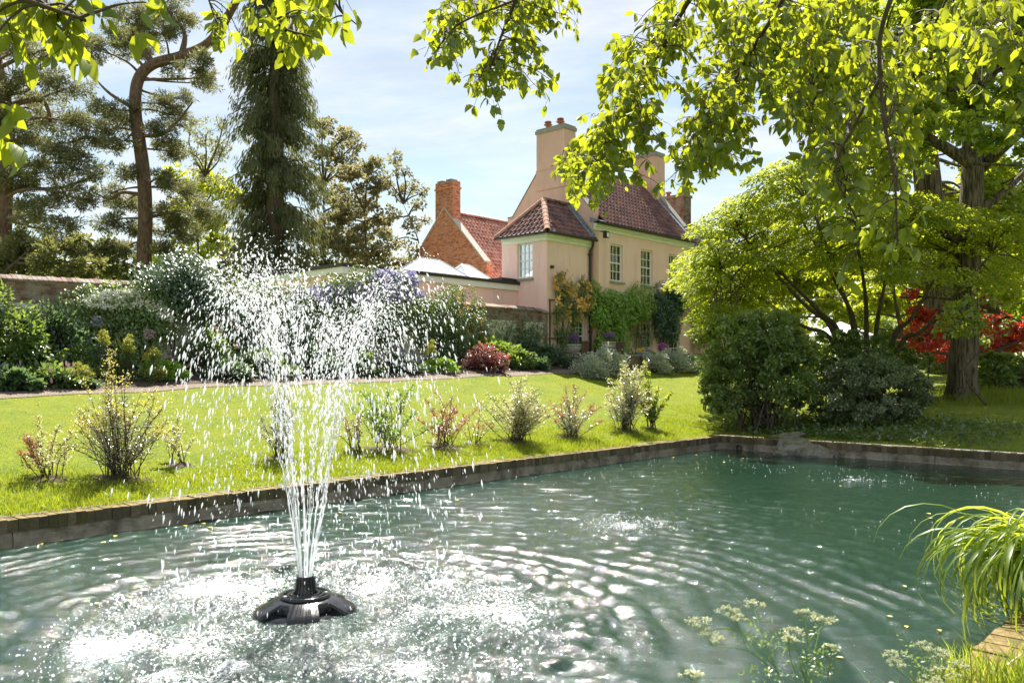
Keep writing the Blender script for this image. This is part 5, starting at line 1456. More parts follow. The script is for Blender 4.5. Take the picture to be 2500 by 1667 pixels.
def bush(name, label, base, rx, ry, h, n, size, mat, cat='shrub', tpl=LEAF2, group=None, droop=.1, up=.6, nsub=26, lump=.30, flowers=None, low=0.10, zoff=0.0, stems=True, nj=.7):
    """rounded plant: lumps of leaves over a dome, stems inside; flowers = (mat, n, size, template)"""
    base = np.asarray(base, float)
    root = thing(name, label, cat, base, group)
    d = rvec(nsub); d[:, 2] = np.abs(d[:, 2]) * 1.05 - low; d = unit(d)
    q = 0.62 + 0.38 * rng.random(nsub)
    C = base + np.array([0, 0, zoff]) + d * q[:, None] * np.array([rx, ry, h]) * .80
    C[:, 2] = np.maximum(C[:, 2], base[2] + .10 * h)
    mb = MB(); per = max(4, n // nsub)
    for c, dd in zip(C, d):
        r = np.array([rx, ry, h * .8]) * lump * rng.uniform(.7, 1.2)
        P, e = ball(c, r, per, .25)
        P[:, 2] = np.maximum(P[:, 2], base[2] + .01)
        leaf_cloud(mb, P, size, e * .6 + dd * .6 + np.array([0, 0, -droop]), np.tile([0, 0, up], (per, 1)) + dd * .6, .6, nj, tpl)
    part('foliage', mb, M[mat], root, 'stuff')
    if stems:
        sm, _ = stems_mb(base, [base + (c - base) * .9 for c in C[:: max(1, nsub // 14)]], 0.02 * max(.4, h), .1)
        part('stems', sm, M['twig'], root, 'stuff')
    if flowers:
        fm, fn, fs, ft_ = flowers
        d = rvec(fn); d[:, 2] = np.abs(d[:, 2]); P = base + np.array([0, 0, zoff]) + d * np.array([rx, ry, h]) * rng.uniform(.88, 1.08, (fn, 1))
        mb = MB()
        if ft_ == 'ball':
            mb.add(*place(OCT[0], OCT[1], P, rvec(fn), rvec(fn), fs * rng.uniform(.7, 1.2, fn)))
        elif ft_ == 'spike':
            T_ = np.array([[0, .16, 0], [0, -.16, .1], [0, 0, -.16], [.6, .2, 0], [.6, -.2, .1], [.6, 0, -.2], [1, 0, 0]])
            mb.add(*place(T_, [np.array([[0, 1, 4], [0, 4, 3], [1, 2, 5], [1, 5, 4], [2, 0, 3], [2, 3, 5], [3, 4, 6], [4, 5, 6], [5, 3, 6]])], P, np.tile([0, 0, 1.0], (fn, 1)) + .15 * rvec(fn), rvec(fn), fs))
        else:
            for _ in range(4): leaf_cloud(mb, P, fs, rvec(fn) * .3, -np.tile(P3(0, 0, 1), (fn, 1)) * 0 + np.array([0, -1, .3]), .8, .6, LEAFR)
        part('flowers', mb, M[fm], root, 'stuff')
    return root
SPIKE = 'spike'
def bed(u, n):
    return on_n(u, n)
G = None
# left bed, from the left edge to the spray
bush('shrub', 'tall leafy green shrub filling the left end of the flower bed', bed(30, 22.0), 1.3, .7, 2.35, 5600, .13, 'mid', droop=.3)
bush('shrub', 'grey green shrub against the wall left of the white clematis', bed(130, 22.2), 1.15, .5, 2.15, 5200, .10, 'deep')
bush('persicaria_clump', 'low leafy clump with pale pink flower spikes', bed(110, 20.9), .9, .5, .55, 1700, .12, 'mid', 'plant', flowers=('pink_flower', 18, .13, SPIKE), droop=.2)
bush('hosta_clump', 'low broad leaved clump at the left end of the gravel path', bed(25, 20.75), .7, .4, .42, 900, .16, 'deep', 'plant', tpl=LEAFR)
bush('bed_plant', 'silvery low foliage right of the pink spikes', bed(170, 20.7), .65, .35, .34, 1000, .13, 'deep', 'plant', tpl=LEAFR)
bush('bed_plant', 'feathery green mound below the white clematis', bed(195, 21.6), .75, .5, .85, 2400, .11, 'mid', 'plant', tpl=NEEDLE)
bush('bed_plant', 'feathery green mound behind the golden shrub', bed(300, 21.5), .8, .5, .80, 2400, .11, 'mid', 'plant', tpl=NEEDLE)
def euph(u, n, r, zc, lab):
    b = bed(u, n); root = thing('euphorbia', lab, 'plant', b, 'yellow euphorbias in the flower bed')
    mb = MB()
    for _ in range(9):
        P, e = ball(b + UP * zc + rng.normal(0, .5, 3) * r, (r * .42, r * .42, r * .36), 60, .5); leaf_cloud(mb, P, .045, e, e, .5, .6, LEAFR)
    part('flower_head', mb, M['euph'], root, 'stuff')
    mb = MB(); n_ = 200; h = rng.random(n_) * zc; leaf_cloud(mb, b + np.stack([rng.normal(0, .05 + .03, n_), rng.normal(0, .06, n_), h], 1), .11, rvec(n_), None, .8, .6, NEEDLE)
    part('leaves', mb, M['deep'], root, 'stuff')
    sm, _ = stems_mb(b, [b + np.array([rng.normal(0, .05), rng.normal(0, .05), zc]) for _ in range(4)], .01, .1); part('stems', sm, M['twig'], root, 'stuff')
euph(255, 21.3, .17, 1.02, 'round yellow euphorbia head, the highest on the left below the clematis')
euph(312, 21.2, .22, .92, 'wide yellow euphorbia head behind the golden tipped shrub')
euph(373, 20.9, .17, .66, 'yellow euphorbia head right of the golden tipped shrub')
euph(208, 20.7, .20, .40, 'yellow euphorbia low at the edge of the gravel, left of the golden shrub')
euph(178, 20.6, .17, .20, 'lowest of the yellow euphorbias, touching the gravel path')
euph(205, 20.5, .15, .16, 'small greenish euphorbia tuft at the gravel beside the lowest one')
euph(395, 20.65, .16, .34, 'yellow euphorbia at the bed edge left of the falling spray')
euph(372, 20.7, .15, .26, 'half hidden yellow euphorbia behind the golden shrub on its right')
for k_, (u, n, z, lab) in enumerate(((236, 22.0, 1.35, 'purple allium globe standing tall at the foot of the clematis'), (363, 21.8, 1.05, 'pink allium globe beside the brick pier of the wall'))):
    b = bed(u, n); root = thing('allium', lab, 'flower', b)
    mb = MB(); P, e = ball(b + UP * z, (.11, .11, .11), 160, .9); leaf_cloud(mb, P, .04, e, e, .3, .4); part('flower_head', mb, M['pink_flower' if k_ else 'lilac_flower'], root, 'stuff')
    sm, _ = stems_mb(b, [b + UP * z], .009, .02); part('stem', sm, M['mid'], root)
bush('bed_plant', 'fresh green low mound right of the euphorbias', bed(400, 21.2), .7, .45, .55, 1700, .10, 'creeper', 'plant')
bush('rose_bush', 'rose bush with pink blooms behind the left side of the spray', bed(500, 21.6), .9, .6, 1.5, 3000, .085, 'mid', flowers=('pink_flower', 26, .06, 'ball'))
bush('bed_plant', 'dark green mound at the edge of the bed left of the jets', bed(545, 20.9), .9, .45, .62, 2200, .10, 'deep', 'plant')
bush('bed_plant', 'leafy mound behind the jets in the flower bed', bed(650, 21.1), 1.0, .5, .85, 2400, .11, 'mid', 'plant')
bush('bed_plant', 'dark foliage in the bed just right of the jets', bed(760, 21.1), 1.0, .5, .95, 2600, .11, 'deep', 'plant')
bush('bed_plant', 'low green mound in the bed below the wisteria', bed(870, 20.9), .95, .5, .75, 2200, .11, 'mid', 'plant')
bush('bed_plant', 'purple flowered catmint clump in the bed right of the spray', bed(970, 21.0), .85, .45, .70, 2000, .09, 'deep', 'plant', flowers=('lilac_flower', 90, .10, SPIKE))
bush('bed_plant', 'bright green clump beside the plum red shrub', bed(1075, 20.7), .7, .45, .50, 1600, .11, 'creeper', 'plant')
euph(1050, 21.0, .16, .72, 'yellow euphorbia right of the spray among dark leaves')
bush('plum_shrub', 'plum red shrub with orange tips at the edge of the gravel', bed(1185, 20.75), .85, .55, 1.05, 2600, .11, 'plum_leaf', flowers=('rust_leaf', 16, .12, 'petal'))
bush('bed_plant', 'broad green leaves behind the plum red shrub', bed(1225, 21.6), 1.0, .6, 1.0, 2200, .17, 'mid', 'plant', tpl=LEAFR)
bush('bed_plant', 'fern like green clump right of the plum red shrub', bed(1262, 20.9), .8, .5, .80, 2200, .13, 'mid', 'plant')
bush('bed_plant', 'grey leaved plant against the wall end by the pink house', bed(1290, 22.0), .7, .5, 1.1, 1800, .11, 'deep', 'plant')
bush('peony_clump', 'dense dark green mound at the bend of the gravel path', bed(1345, 21.2), 1.05, .7, .80, 3200, .12, 'deep', 'plant')
bush('peony_clump', 'smaller dark green mound left of the bend of the path', bed(1310, 20.6), .6, .45, .52, 1700, .11, 'deep', 'plant')
bush('bed_plant', 'tangle of glossy leaves at the foot of the flint panels', bed(1190, 22.2), 1.1, .45, 1.0, 2000, .15, 'creeper', 'plant', tpl=LEAFR)

# ---- climbers on walls
def climber(name, label, quad, n, size, mat, thick=.28, stems=None, flowers=None, cat='climber', tpl=LEAF2, droop=.7, plane='wall', nsub=60, t_off=-.14, hang=.35):
    """quad: polygon in (s, z) on the plane t = t_off of the house frame; stems: list of (s, z) paths"""
    c = np.mean(np.asarray(quad), 0)
    root = thing(name, label, cat, HP(c[0], t_off, float(TZ(*HP(c[0], t_off, 0)[:2]))))
    S_ = sample_poly(quad, nsub); mb = MB(); per = n // nsub
    for s, z in S_:
        th_ = thick * rng.uniform(.5, 1.0)
        cc = HP(s, t_off - th_, z)
        e = rvec(per); r = hang * rng.uniform(.7, 1.3)
        P = cc + SA * (e[:, :1] * r) + TB * (e[:, 1:2] * th_ * .9) + UP * (e[:, 2:3] * r * 1.05)
        leaf_cloud(mb, P, size, np.tile(-TB * .5 + np.array([0, 0, -droop]), (per, 1)), np.tile(-TB + UP * .8, (per, 1)), .55, .55, tpl)
    part('foliage', mb, M[mat], root, 'stuff')
    if stems:
        sm = MB()
        for path in stems:
            P = curve([HP(s, t_off - .03 - rng.uniform(0, .05), z) for s, z in path], 6)
            sm.add(*tube(P, np.linspace(.022, .010, len(P)), 5))
        part('stems', sm, M['twig'], root, 'stuff')
    if flowers:
        fm, fq, fn, fs, ft_ = flowers
        S_ = sample_poly(fq, fn)
        P = np.array([HP(s, t_off - thick * rng.uniform(.6, 1.7), z) for s, z in S_]); mb = MB()
        if ft_ == 'ball':
            P2 = np.repeat(P, 9, 0) + rng.normal(0, fs * .33, (fn * 9, 3))
            leaf_cloud(mb, P2, fs * 1.1, rvec(len(P2)), np.tile(-TB, (len(P2), 1)), .6, .7, LEAFR)
        else:
            for k_ in range(4):
                a = k_ * math.pi / 2 + rng.random(fn)
                D = SA * np.cos(a)[:, None] + UP * np.sin(a)[:, None]
                leaf_cloud(mb, P, fs, D, np.tile(-TB + UP * .3, (fn, 1)), .25, .9)
        part('flowers', mb, M[fm], root, 'stuff')
    return root
def wall_s(u, t=-.1):
    k_ = (u - 1250) / FPX; o = HP(0, t, 0)
    return (k_ * o[1] - o[0]) / (SA[0] - k_ * SA[1])
def wz(u, v, t=-.1):
    s = wall_s(u, t); return EYE + (VH - v) / FPX * HP(s, t, 0)[1]
def wq(lst, t=-.1):
    return [(wall_s(u, t), wz(u, v, t)) for u, v in lst]
climber('clematis', 'clematis covering the wall with white star flowers along its top', wq([(150, 740), (200, 715), (265, 695), (330, 700), (400, 735), (410, 790), (385, 840), (300, 860), (200, 870), (150, 830), (140, 770)]), 9000, .10, 'bush',
        flowers=('white_flower', wq([(180, 738), (240, 712), (335, 708), (350, 735), (405, 750), (400, 790), (340, 752), (250, 757), (200, 752)]), 520, .075, 'star'), t_off=-.12, stems=[wq([(220, 900), (230, 820), (260, 740)]), wq([(330, 900), (320, 800), (300, 730)])])
climber('climbing_shrub', 'green climber heaped over the top of the wall right of the clematis', wq([(330, 680), (370, 650), (440, 640), (500, 665), (520, 720), (500, 760), (440, 765), (400, 745), (345, 710)]), 6000, .12, 'deep', t_off=-.05, thick=.4)
climber('climbing_rose', 'pink and white climbing rose on the wall left of the jets', wq([(480, 720), (560, 690), (620, 720), (630, 800), (600, 860), (520, 850), (480, 790)]), 5500, .10, 'mid', flowers=('pink_flower', wq([(490, 730), (620, 730), (620, 840), (490, 840)]), 40, .07, 'ball'), stems=[wq([(420, 870), (430, 800), (470, 760)]), wq([(420, 870), (405, 820), (390, 790)]), wq([(540, 890), (550, 800), (560, 720)])])
climber('wisteria', 'lilac blue wisteria along the top of the wall behind the fountain', wq([(640, 700), (740, 690), (840, 690), (900, 660), (980, 665), (1010, 700), (1000, 800), (900, 850), (760, 850), (660, 820), (640, 760)]), 11000, .11, 'mid', flowers=('lilac_flower', wq([(700, 715), (860, 690), (910, 660), (990, 668), (1005, 730), (900, 740), (760, 750)]), 260, .10, 'ball'), stems=[wq([(800, 900), (810, 800), (850, 720)]), wq([(940, 900), (930, 800), (920, 700)])], thick=.35)
climber('climbing_rose', 'rounded rose climber with apricot blooms right of the spray', wq([(1010, 715), (1060, 695), (1120, 702), (1155, 735), (1160, 790), (1130, 850), (1060, 870), (1010, 830)]), 7000, .10, 'mid', flowers=('rose', wq([(1080, 710), (1150, 735), (1165, 800), (1130, 830), (1090, 760)]), 34, .06, 'ball'), stems=[wq([(1080, 900), (1080, 820), (1090, 740)])], thick=.40)
climber('wall_climber', 'thin trained climber over the flint panels near the house', wq([(1170, 780), (1215, 770), (1290, 790), (1325, 790), (1325, 850), (1250, 860), (1180, 850)]), 1100, .11, 'mid', thick=.08, stems=[wq([(1200, 880), (1195, 830), (1160, 790)]), wq([(1200, 880), (1240, 820), (1250, 770)]), wq([(1290, 880), (1280, 830), (1310, 790)])])
# on the house
f0 = lambda l: wq(l, 0.0)
climber('climbing_rose', 'climbing rose with yellow apricot blooms on the trellis of the wing', f0([(1345, 680), (1365, 660), (1385, 675), (1395, 690), (1405, 675), (1425, 690), (1435, 730), (1440, 765), (1400, 775), (1400, 840), (1355, 840), (1345, 780)]), 5200, .085, 'bush', thick=.16, t_off=-.06, hang=.22, nsub=75,
        flowers=('rose', f0([(1345, 675), (1365, 655), (1405, 675), (1425, 690), (1442, 740), (1430, 765), (1400, 790), (1360, 770), (1345, 740)]), 84, .105, 'ball'), stems=[f0([(1358, 868), (1355, 800), (1350, 700)]), f0([(1362, 868), (1368, 780), (1372, 690)]), f0([(1368, 868), (1385, 780), (1405, 700)]), f0([(1375, 868), (1395, 800), (1425, 720)])])
tr = thing('trellis', 'dark timber trellis frame behind the yellow climbing rose', 'trellis', HP(1.5, -.04, FLOOR))
for s in (.14, 1.0, 1.68): part('upright', slab(MB(), s, s + .05, -.055, -.012, FLOOR, 5.0), M['wood_post'], tr)
for z in (2.75, 3.35, 4.40, 4.95): part('rail', slab(MB(), .05, 2.9 if z > 4.35 else 1.66, -.098, -.056, z, z + .05), M['wood_post'], tr)
m0 = lambda l: wq(l, T1)
climber('creeper', 'bright green creeper spread over the ground floor beside the downpipe', m0([(1442, 735), (1470, 722), (1520, 725), (1530, 705), (1555, 700), (1580, 715), (1588, 755), (1560, 770), (1530, 780), (1515, 800), (1520, 850), (1445, 855)]), 13000, .12, 'creeper', t_off=T1, thick=.30, nsub=110, stems=[m0([(1450, 868), (1460, 800), (1470, 750)])])
climber('creeper', 'dark blue green creeper between the ground floor windows on the right', m0([(1580, 718), (1610, 705), (1650, 708), (1680, 735), (1688, 765), (1650, 780), (1640, 800), (1635, 845), (1596, 845), (1594, 770)]), 8000, .12, 'teal_creeper', t_off=T1, thick=.28, nsub=70, stems=[m0([(1610, 868), (1612, 800), (1620, 740)])])
climber('climbing_rose', 'slender rose with pale pink blooms between the two creepers', m0([(1530, 785), (1585, 770), (1590, 800), (1580, 845), (1545, 845), (1530, 820)]), 1500, .09, 'bush', t_off=T1, thick=.12, nsub=40, flowers=('pink_flower', m0([(1535, 790), (1585, 780), (1580, 820), (1535, 830)]), 12, .08, 'ball'), stems=[m0([(1545, 868), (1530, 820), (1528, 780)]), m0([(1548, 868), (1555, 800), (1560, 770)])])
climber('creeper', 'straggling climber at the right end of the front, beside the acer', m0([(1685, 740), (1720, 730), (1740, 850), (1690, 850)]), 2200, .11, 'bush', t_off=T1, thick=.2, nsub=40)
climber('creeper', 'sprig of creeper round the downpipe above the bright green creeper', f0([(1436, 690), (1452, 688), (1458, 722), (1440, 730)]), 420, .10, 'creeper', t_off=-.1, thick=.12, nsub=12, hang=.18)

# ---- terrace: silver shrubs, urns, trough
def terr(u, t): 
    s = wall_s(u, t); return HP(s, t, float(TZ(*HP(s, t, 0)[:2])))
for u, t, rx, h, lab in ((1440, -3.6, .85, 1.0, 'silver leaved shrub left of the zinc trough, lower of the pair'), (1478, -3.4, 1.0, 1.45, 'tall silver leaved shrub in front of the stone urn'), (1600, -3.4, .85, .95, 'silver leaved shrub in front of the zinc trough'), (1650, -3.4, 1.0, 1.15, 'silver leaved shrub right of the trough beside the dark bush'), (1688, -3.6, .7, .9, 'small silver shrub tucked behind the dark bush')):
    bush('silver_shrub', lab, terr(u, t), rx, .7, h, 3600, .085, 'silver', group='silver shrubs along the terrace', droop=-.2)
def urn(u, t, z0, lab, fm):
    s = wall_s(u, t); c = HP(s, t, z0)
    root = thing('stone_urn', lab, 'urn', c)
    V, F = lathe([(.20, 0), (.20, .06), (.10, .10), (.08, .18), (.14, .24), (.25, .34), (.29, .44), (.27, .50), (.33, .53), (.33, .58), (.27, .58), (.24, .50), (0, .48)], c, 24)
    part('bowl', MB().add(V, F), M['pale_stone'], root, smooth=True)
    mb = MB(); P, e = ball(c + UP * .66, (.24, .24, .14), 300, .4); leaf_cloud(mb, P, .08, e, None, .6, .6); part('leaves', mb, M['mid'], root, 'stuff')
    mb = MB(); P, e = ball(c + UP * .84, (.21, .21, .12), 240, .5); leaf_cloud(mb, P, .065, e, e, .6, .6, LEAFR); part('flowers', mb, M[fm], root, 'stuff')
urn(1402, -.9, FLOOR + .28, 'stone urn of purple flowers beside the glazed door', 'purple_flower')
urn(1487, -1.2, FLOOR + .42, 'stone urn of purple flowers in front of the bright green creeper', 'purple_flower')
pl = thing('square_planter', 'square stone planter of magenta flowers on the terrace', 'planter', HP(wall_s(1619, -1.6), -1.6, FLOOR))
c = HP(wall_s(1619, -1.6), -1.6, FLOOR)
part('box', MB().obb(c - SA * .16 - TB * .16, SA * .32, TB * .32, UP * .62), M['pale_stone'], pl)
mb = MB(); P, e = ball(c + UP * .72, (.22, .22, .12), 200, .4); leaf_cloud(mb, P, .08, e, None, .6, .6); part('leaves', mb, M['mid'], pl, 'stuff')
mb = MB(); P, e = ball(c + UP * .86, (.21, .21, .13), 260, .5); leaf_cloud(mb, P, .07, e, e, .6, .6, LEAFR); part('flowers', mb, M['magenta_flower'], pl, 'stuff')
c = HP(wall_s(1573, -2.3), -2.3, FLOOR + .02)
tg = thing('zinc_trough', 'oval galvanised trough of yellow and violet pansies on the terrace', 'planter', c)
a = np.linspace(0, 2 * np.pi, 28, endpoint=False)
V = []; 
for z, k_ in ((0, .82), (.50, 1.0), (.54, 1.06), (.56, 1.04), (.54, .96), (.46, .94)):
    V.append(c + (np.cos(a) * .52 * k_)[:, None] * SA + (np.sin(a) * .28 * k_)[:, None] * TB + UP * z)
q_ = np.arange(28); w_ = (q_ + 1) % 28
part('tub', MB().add(np.vstack(V), [np.stack([i * 28 + q_, i * 28 + w_, (i + 1) * 28 + w_, (i + 1) * 28 + q_], 1) for i in range(5)]), M['zinc'], tg, smooth=True)
for nm, fm, off in (('leaves', 'mid', 0), ('yellow_pansies', 'yellow_flower', -.22), ('violet_pansies', 'lilac_flower', .1), ('amber_pansies', 'rose', .3)):
    mb = MB(); n = 260 if nm == 'leaves' else 80
    P, e = ball(c + UP * (.54 if nm == 'leaves' else .63) + SA * off, (.42 if nm == 'leaves' else .18, .22, .06), n, .3); leaf_cloud(mb, P, .075, e, np.tile([0, -.6, .8], (n, 1)), .5, .5, LEAFR); part(nm, mb, M[fm], tg, 'stuff')
def chair(u, t, lab):
    c = HP(wall_s(u, t), t, FLOOR)
    root = thing('garden_chair', lab, 'chair', c)
    part('seat', MB().obb(c - SA * .25 - TB * .22 + UP * .42, SA * .5, TB * .44, UP * .04), M['wood_post'], root)
    for i in range(6): part('back_slat', MB().obb(c - SA * .25 + SA * (.085 * i) - TB * .24 + UP * .46, SA * .05, TB * .025, UP * .46), M['wood_post'], root)
    part('top_rail', MB().obb(c - SA * .27 - TB * .25 + UP * .921, SA * .54, TB * .045, UP * .06), M['wood_post'], root)
    for x in (-.24, .20):
        for y in (-.21, .17): part('leg', MB().obb(c + SA * x + TB * y, SA * .04, TB * .04, UP * .42), M['wood_post'], root)
chair(1418, -1.5, 'slatted timber chair by the glazed door'); chair(1503, -1.7, 'slatted timber chair right of the tall silver shrub')

# ---- bushes at the end of the pond
def big_bush(name, label, blobs, Y, n, size, mat, nsub, gloss=None, base_u=None, lump=.24, stems=10, droop=.15):
    b = ground_at(base_u, Y); root = thing(name, label, 'bush', b); mb = MB(); sm = MB()
    bl = blobs_px(blobs, Y, .3)
    for c, r in bl:
        r = r * np.array([1, 1.0, 1])
        d = rvec(nsub); C = c + d * r * (.66 + .34 * rng.random((nsub, 1)))
        C[:, 2] = np.maximum(C[:, 2], TZ(C[:, 0], C[:, 1]) + .12)
        per = n // (nsub * len(bl))
        for q_, dd in zip(C, d):
            rr = np.array([1, 1, .6]) * max(r) * lump * rng.uniform(.6, 1.2)
            P, e = ball(q_, rr, per, .2)
            P[:, 2] = np.maximum(P[:, 2], b[2] - .1)
            leaf_cloud(mb, P, size, e * .5 + dd * .5 + np.array([0, 0, -droop]), dd * .7 + np.tile([0, 0, .6], (per, 1)), .6, .6)
        for _ in range(stems):
            t = c + rvec(1)[0] * r * .8
            t[2] = max(t[2], b[2] + .3)
            stems_mb(b + np.array([rng.normal(0, .3), rng.normal(0, .3), 0]), [t], .025, .12, sm)
    part('foliage', mb, M[mat], root, 'stuff'); part('stems', sm, M['bark'], root, 'stuff')
    return root
big_bush('lilac_bush', 'large rounded dark green bush in front of the acer', [(1830, 890, 125, 105), (1790, 840, 90, 70), (1870, 810, 100, 55), (1900, 940, 90, 70), (1770, 950, 60, 60), (1920, 860, 70, 60)], 22.9, 36000, .105, 'bush', 72, base_u=1860, lump=.20)
big_bush('clipped_bush', 'low clipped grey green bush right of the large dark one', [(2130, 955, 140, 82), (2060, 980, 80, 60), (2200, 960, 75, 66), (2100, 920, 80, 46)], 22.6, 36000, .08, 'holly', 90, base_u=2130, lump=.15)
big_bush('shrub', 'light green shrub between the dark bush and the clipped bush', [(2040, 870, 70, 60), (2110, 850, 60, 46), (2000, 900, 50, 50)], 25.2, 9000, .11, 'mid', 30, base_u=2050)
big_bush('shrub', 'dark evergreen shrub behind the acer stems', [(2230, 890, 50, 50), (2190, 870, 40, 40)], 26.5, 5000, .11, 'bush', 26, base_u=2220)
big_bush('shrub', 'mixed undergrowth right of the thick trunk', [(2450, 920, 60, 40), (2520, 910, 60, 46), (2430, 890, 40, 30)], 27.5, 7000, .12, 'bush', 30, base_u=2470)
big_bush('climbing_shrub', 'yellow green shrub glowing beside the left of the dark bush', [(1745, 770, 50, 40), (1790, 745, 50, 30)], 26.0, 4200, .11, 'acer', 24, base_u=1760)
# ground ivy under the bushes
n = 9000
uv = np.stack([rng.uniform(20.5, 24.0, n), rng.uniform(4.6, 11.9, n)], 1)
x, y = xy(uv[:, 0], uv[:, 1]); kp = rng.random(n) < np.clip(1.2 - np.abs(uv[:, 1] - 8.4) / 3.6, 0, 1)
x, y = x[kp], y[kp]
mb = MB(); leaf_cloud(mb, np.stack([x, y, TZ(x, y) + rng.random(len(x)) ** 2 * .16 + .01], 1), .10, None, None, 1.0, .5, LEAFR)
tag(solo('ground_ivy', mb, M['ivy'], None), 'ivy and low weeds spreading under the bushes by the pond end', 'ground cover', kind='stuff')
# white parasol beyond
c = ground_at(2052, 36); pr = thing('parasol', 'white garden parasol half hidden behind the bushes', 'parasol', c)
hz = P3(0, 785, 36)[2] - c[2]
V = [c + UP * hz]; a = np.linspace(0, 2 * np.pi, 8, endpoint=False)
V += [c + np.array([1.5 * math.cos(x), 1.5 * math.sin(x), hz - .62]) for x in a] + [c + np.array([1.5 * math.cos(x), 1.5 * math.sin(x), hz - .80]) for x in a]
part('canopy', MB().add(V, [[0, 1 + i, 1 + (i + 1) % 8] for i in range(8)] + [[1 + i, 9 + i, 9 + (i + 1) % 8, 1 + (i + 1) % 8] for i in range(8)]), M['cloth'], pr)
V, F = tube(np.array([c, c + UP * hz]), .03, 8); part('pole', MB().add(V, F), M['wood_post'], pr)
for i in range(8):
    V, F = tube(np.array([c + UP * (hz - .5), c + np.array([1.45 * math.cos(a[i]), 1.45 * math.sin(a[i]), hz - .64])]), .012, 4); part('rib', MB().add(V, F), M['wood_post'], pr)

# ---- boulders at the water's edge
def boulder(lab, u, v, sx, sy, sz, rot, tilt=0.0, lift=0.0):
    Y = FPX * EYE / (v - VH); c = np.array([(u - 1250) / FPX * Y, Y, lift])
    a = np.linspace(0, np.pi, 9); b = np.linspace(0, 2 * np.pi, 14, endpoint=False)
    g = np.random.default_rng(int(u)); ks_ = g.normal(size=(7, 3)); ks_ /= np.linalg.norm(ks_, axis=1)[:, None]
    off = g.uniform(.62, .92, 7)
    V = []
    for p in a:
        for q in b:
            d = np.array([math.sin(p) * math.cos(q), math.sin(p) * math.sin(q), math.cos(p)])
            r = min(1.0, min((off[i] / max(1e-3, d @ ks_[i])) if d @ ks_[i] > 0 else 9 for i in range(7)))
            w = d * r * np.array([sx, sy, sz]) * (1 + .03 * g.normal())
            w = np.array([w[0] * math.cos(tilt) - w[2] * math.sin(tilt), w[1], w[0] * math.sin(tilt) + w[2] * math.cos(tilt)])
            V.append(c + np.array([w[0] * math.cos(rot) - w[1] * math.sin(rot), w[0] * math.sin(rot) + w[1] * math.cos(rot), w[2]]))
    F = [[i * 14 + j, i * 14 + (j + 1) % 14, (i + 1) * 14 + (j + 1) % 14, (i + 1) * 14 + j] for i in range(8) for j in range(14)]
    o = solo('boulder', MB().add(V, F), M['stone'], c); tag(o, lab, 'rock', 'boulders at the pond end')
    bv = o.modifiers.new('bevel', 'BEVEL'); bv.width = .012; bv.segments = 1; bv.limit_method = 'ANGLE'
boulder('long flat boulder leaning up against the end wall of the pond', 1895, 1098, .80, .40, .18, -.7, .30, .22)
boulder('middle boulder of the group at the end of the pond', 1938, 1108, .55, .36, .36, -.7, 0, .12)
boulder('low right hand boulder of the group at the end of the pond', 1990, 1114, .50, .32, .25, -.6, 0, .05)
boulder('small dark stone in front of the leaning boulder', 1905, 1112, .18, .14, .14, 0, 0, .02)
c = np.array([*xy(20.0, 10.55), 0.05]); dp = thing('drain_pipe', 'round drain opening in the wall at the pond corner', 'pipe', c)
V, F = tube(np.array([c - SA * .05, c + SA * .2]), .085, 14); part('pipe', MB().add(V, F), M['concrete'], dp, smooth=True)
V, F = tube(np.array([c - SA * .055, c + SA * .18]), .065, 14); part('mouth', MB().add(V, [F[0], np.array([[14 + i for i in range(14)]])]), M['iron'], dp)

# ---- grass
def blades(m0, m1, n0, n1, n, h, w, wt, one=False):
    mm = rng.uniform(m0, m1, n); nn = rng.uniform(n0, n1, n)
    kp = rng.random(n) < wt(mm, nn); mm, nn = mm[kp], nn[kp]
    x, y = xy(mm, nn); z = TZ(x, y)
    k = len(x); hh = h(mm, nn) * rng.uniform(.5, 1.3, k); a = rng.random(k) * np.pi
    ww = w * rng.uniform(.7, 1.2, k)
    lean = rng.normal(0, .45, (k, 2)) * hh[:, None]
    B = np.stack([x, y, z - .005], 1); s = np.stack([np.cos(a), np.sin(a), 0 * a], 1) * ww[:, None]
    T_ = B + np.stack([lean[:, 0], lean[:, 1], hh], 1)
    if one:
        V = np.stack([B - s, B + s, T_], 1).reshape(-1, 3)
        return V, [np.arange(k)[:, None] * 3 + np.array([[0, 1, 2]])]
    Mid = B + np.stack([lean[:, 0] * .4, lean[:, 1] * .4, hh * .6], 1)
    V = np.stack([B - s, B + s, Mid + s * .7, Mid - s * .7, T_], 1).reshape(-1, 3)
    i = np.arange(k)[:, None] * 5
    return V, [i + np.array([[0, 1, 2, 3]]), i + np.array([[3, 2, 4]])]
gr_ = MB()
tuft = lambda m, n: 0.5 + 0.5 * (vnoise(m, n, 31, .9) + vnoise(m, n, 32, 2.2) > -.15)
gr_.add(*blades(1.5, 21, 11.4, 13.6, 62000, lambda m, n: .085 * tuft(m, n) * np.clip(1.25 - (n - 11.4) * .25, .5, 1.3), .0042, lambda m, n: np.clip(1.15 - (n - 11.4) * .3, 0, 1)))
gr_.add(*blades(1.5, 20.4, 11.26, 11.44, 9000, lambda m, n: .075 * tuft(m, n), .0040, lambda m, n: .3 + .7 * (vnoise(m, n, 41, 1.4) > -.1)))
gr_.add(*blades(20.2, 20.42, 1.4, 11.4, 3500, lambda m, n: .06 * tuft(m, n), .0045, lambda m, n: .3 + .7 * (vnoise(m, n, 42, 1.4) > -.1)))
gr_.add(*blades(1.5, 26, 12.8, 19.8, 90000, lambda m, n: .042 * tuft(m, n) + 0 * n, .0050, lambda m, n: np.clip(1.1 - (n - 12.8) * .10, 0.2, 1), True))
gr_.add(*blades(20.3, 31, -2, 14.5, 60000, lambda m, n: .06 * tuft(m, n) + 0 * n, .0060, lambda m, n: np.clip(1.1 - (m - 20.3) * .08, .2, 1), True))
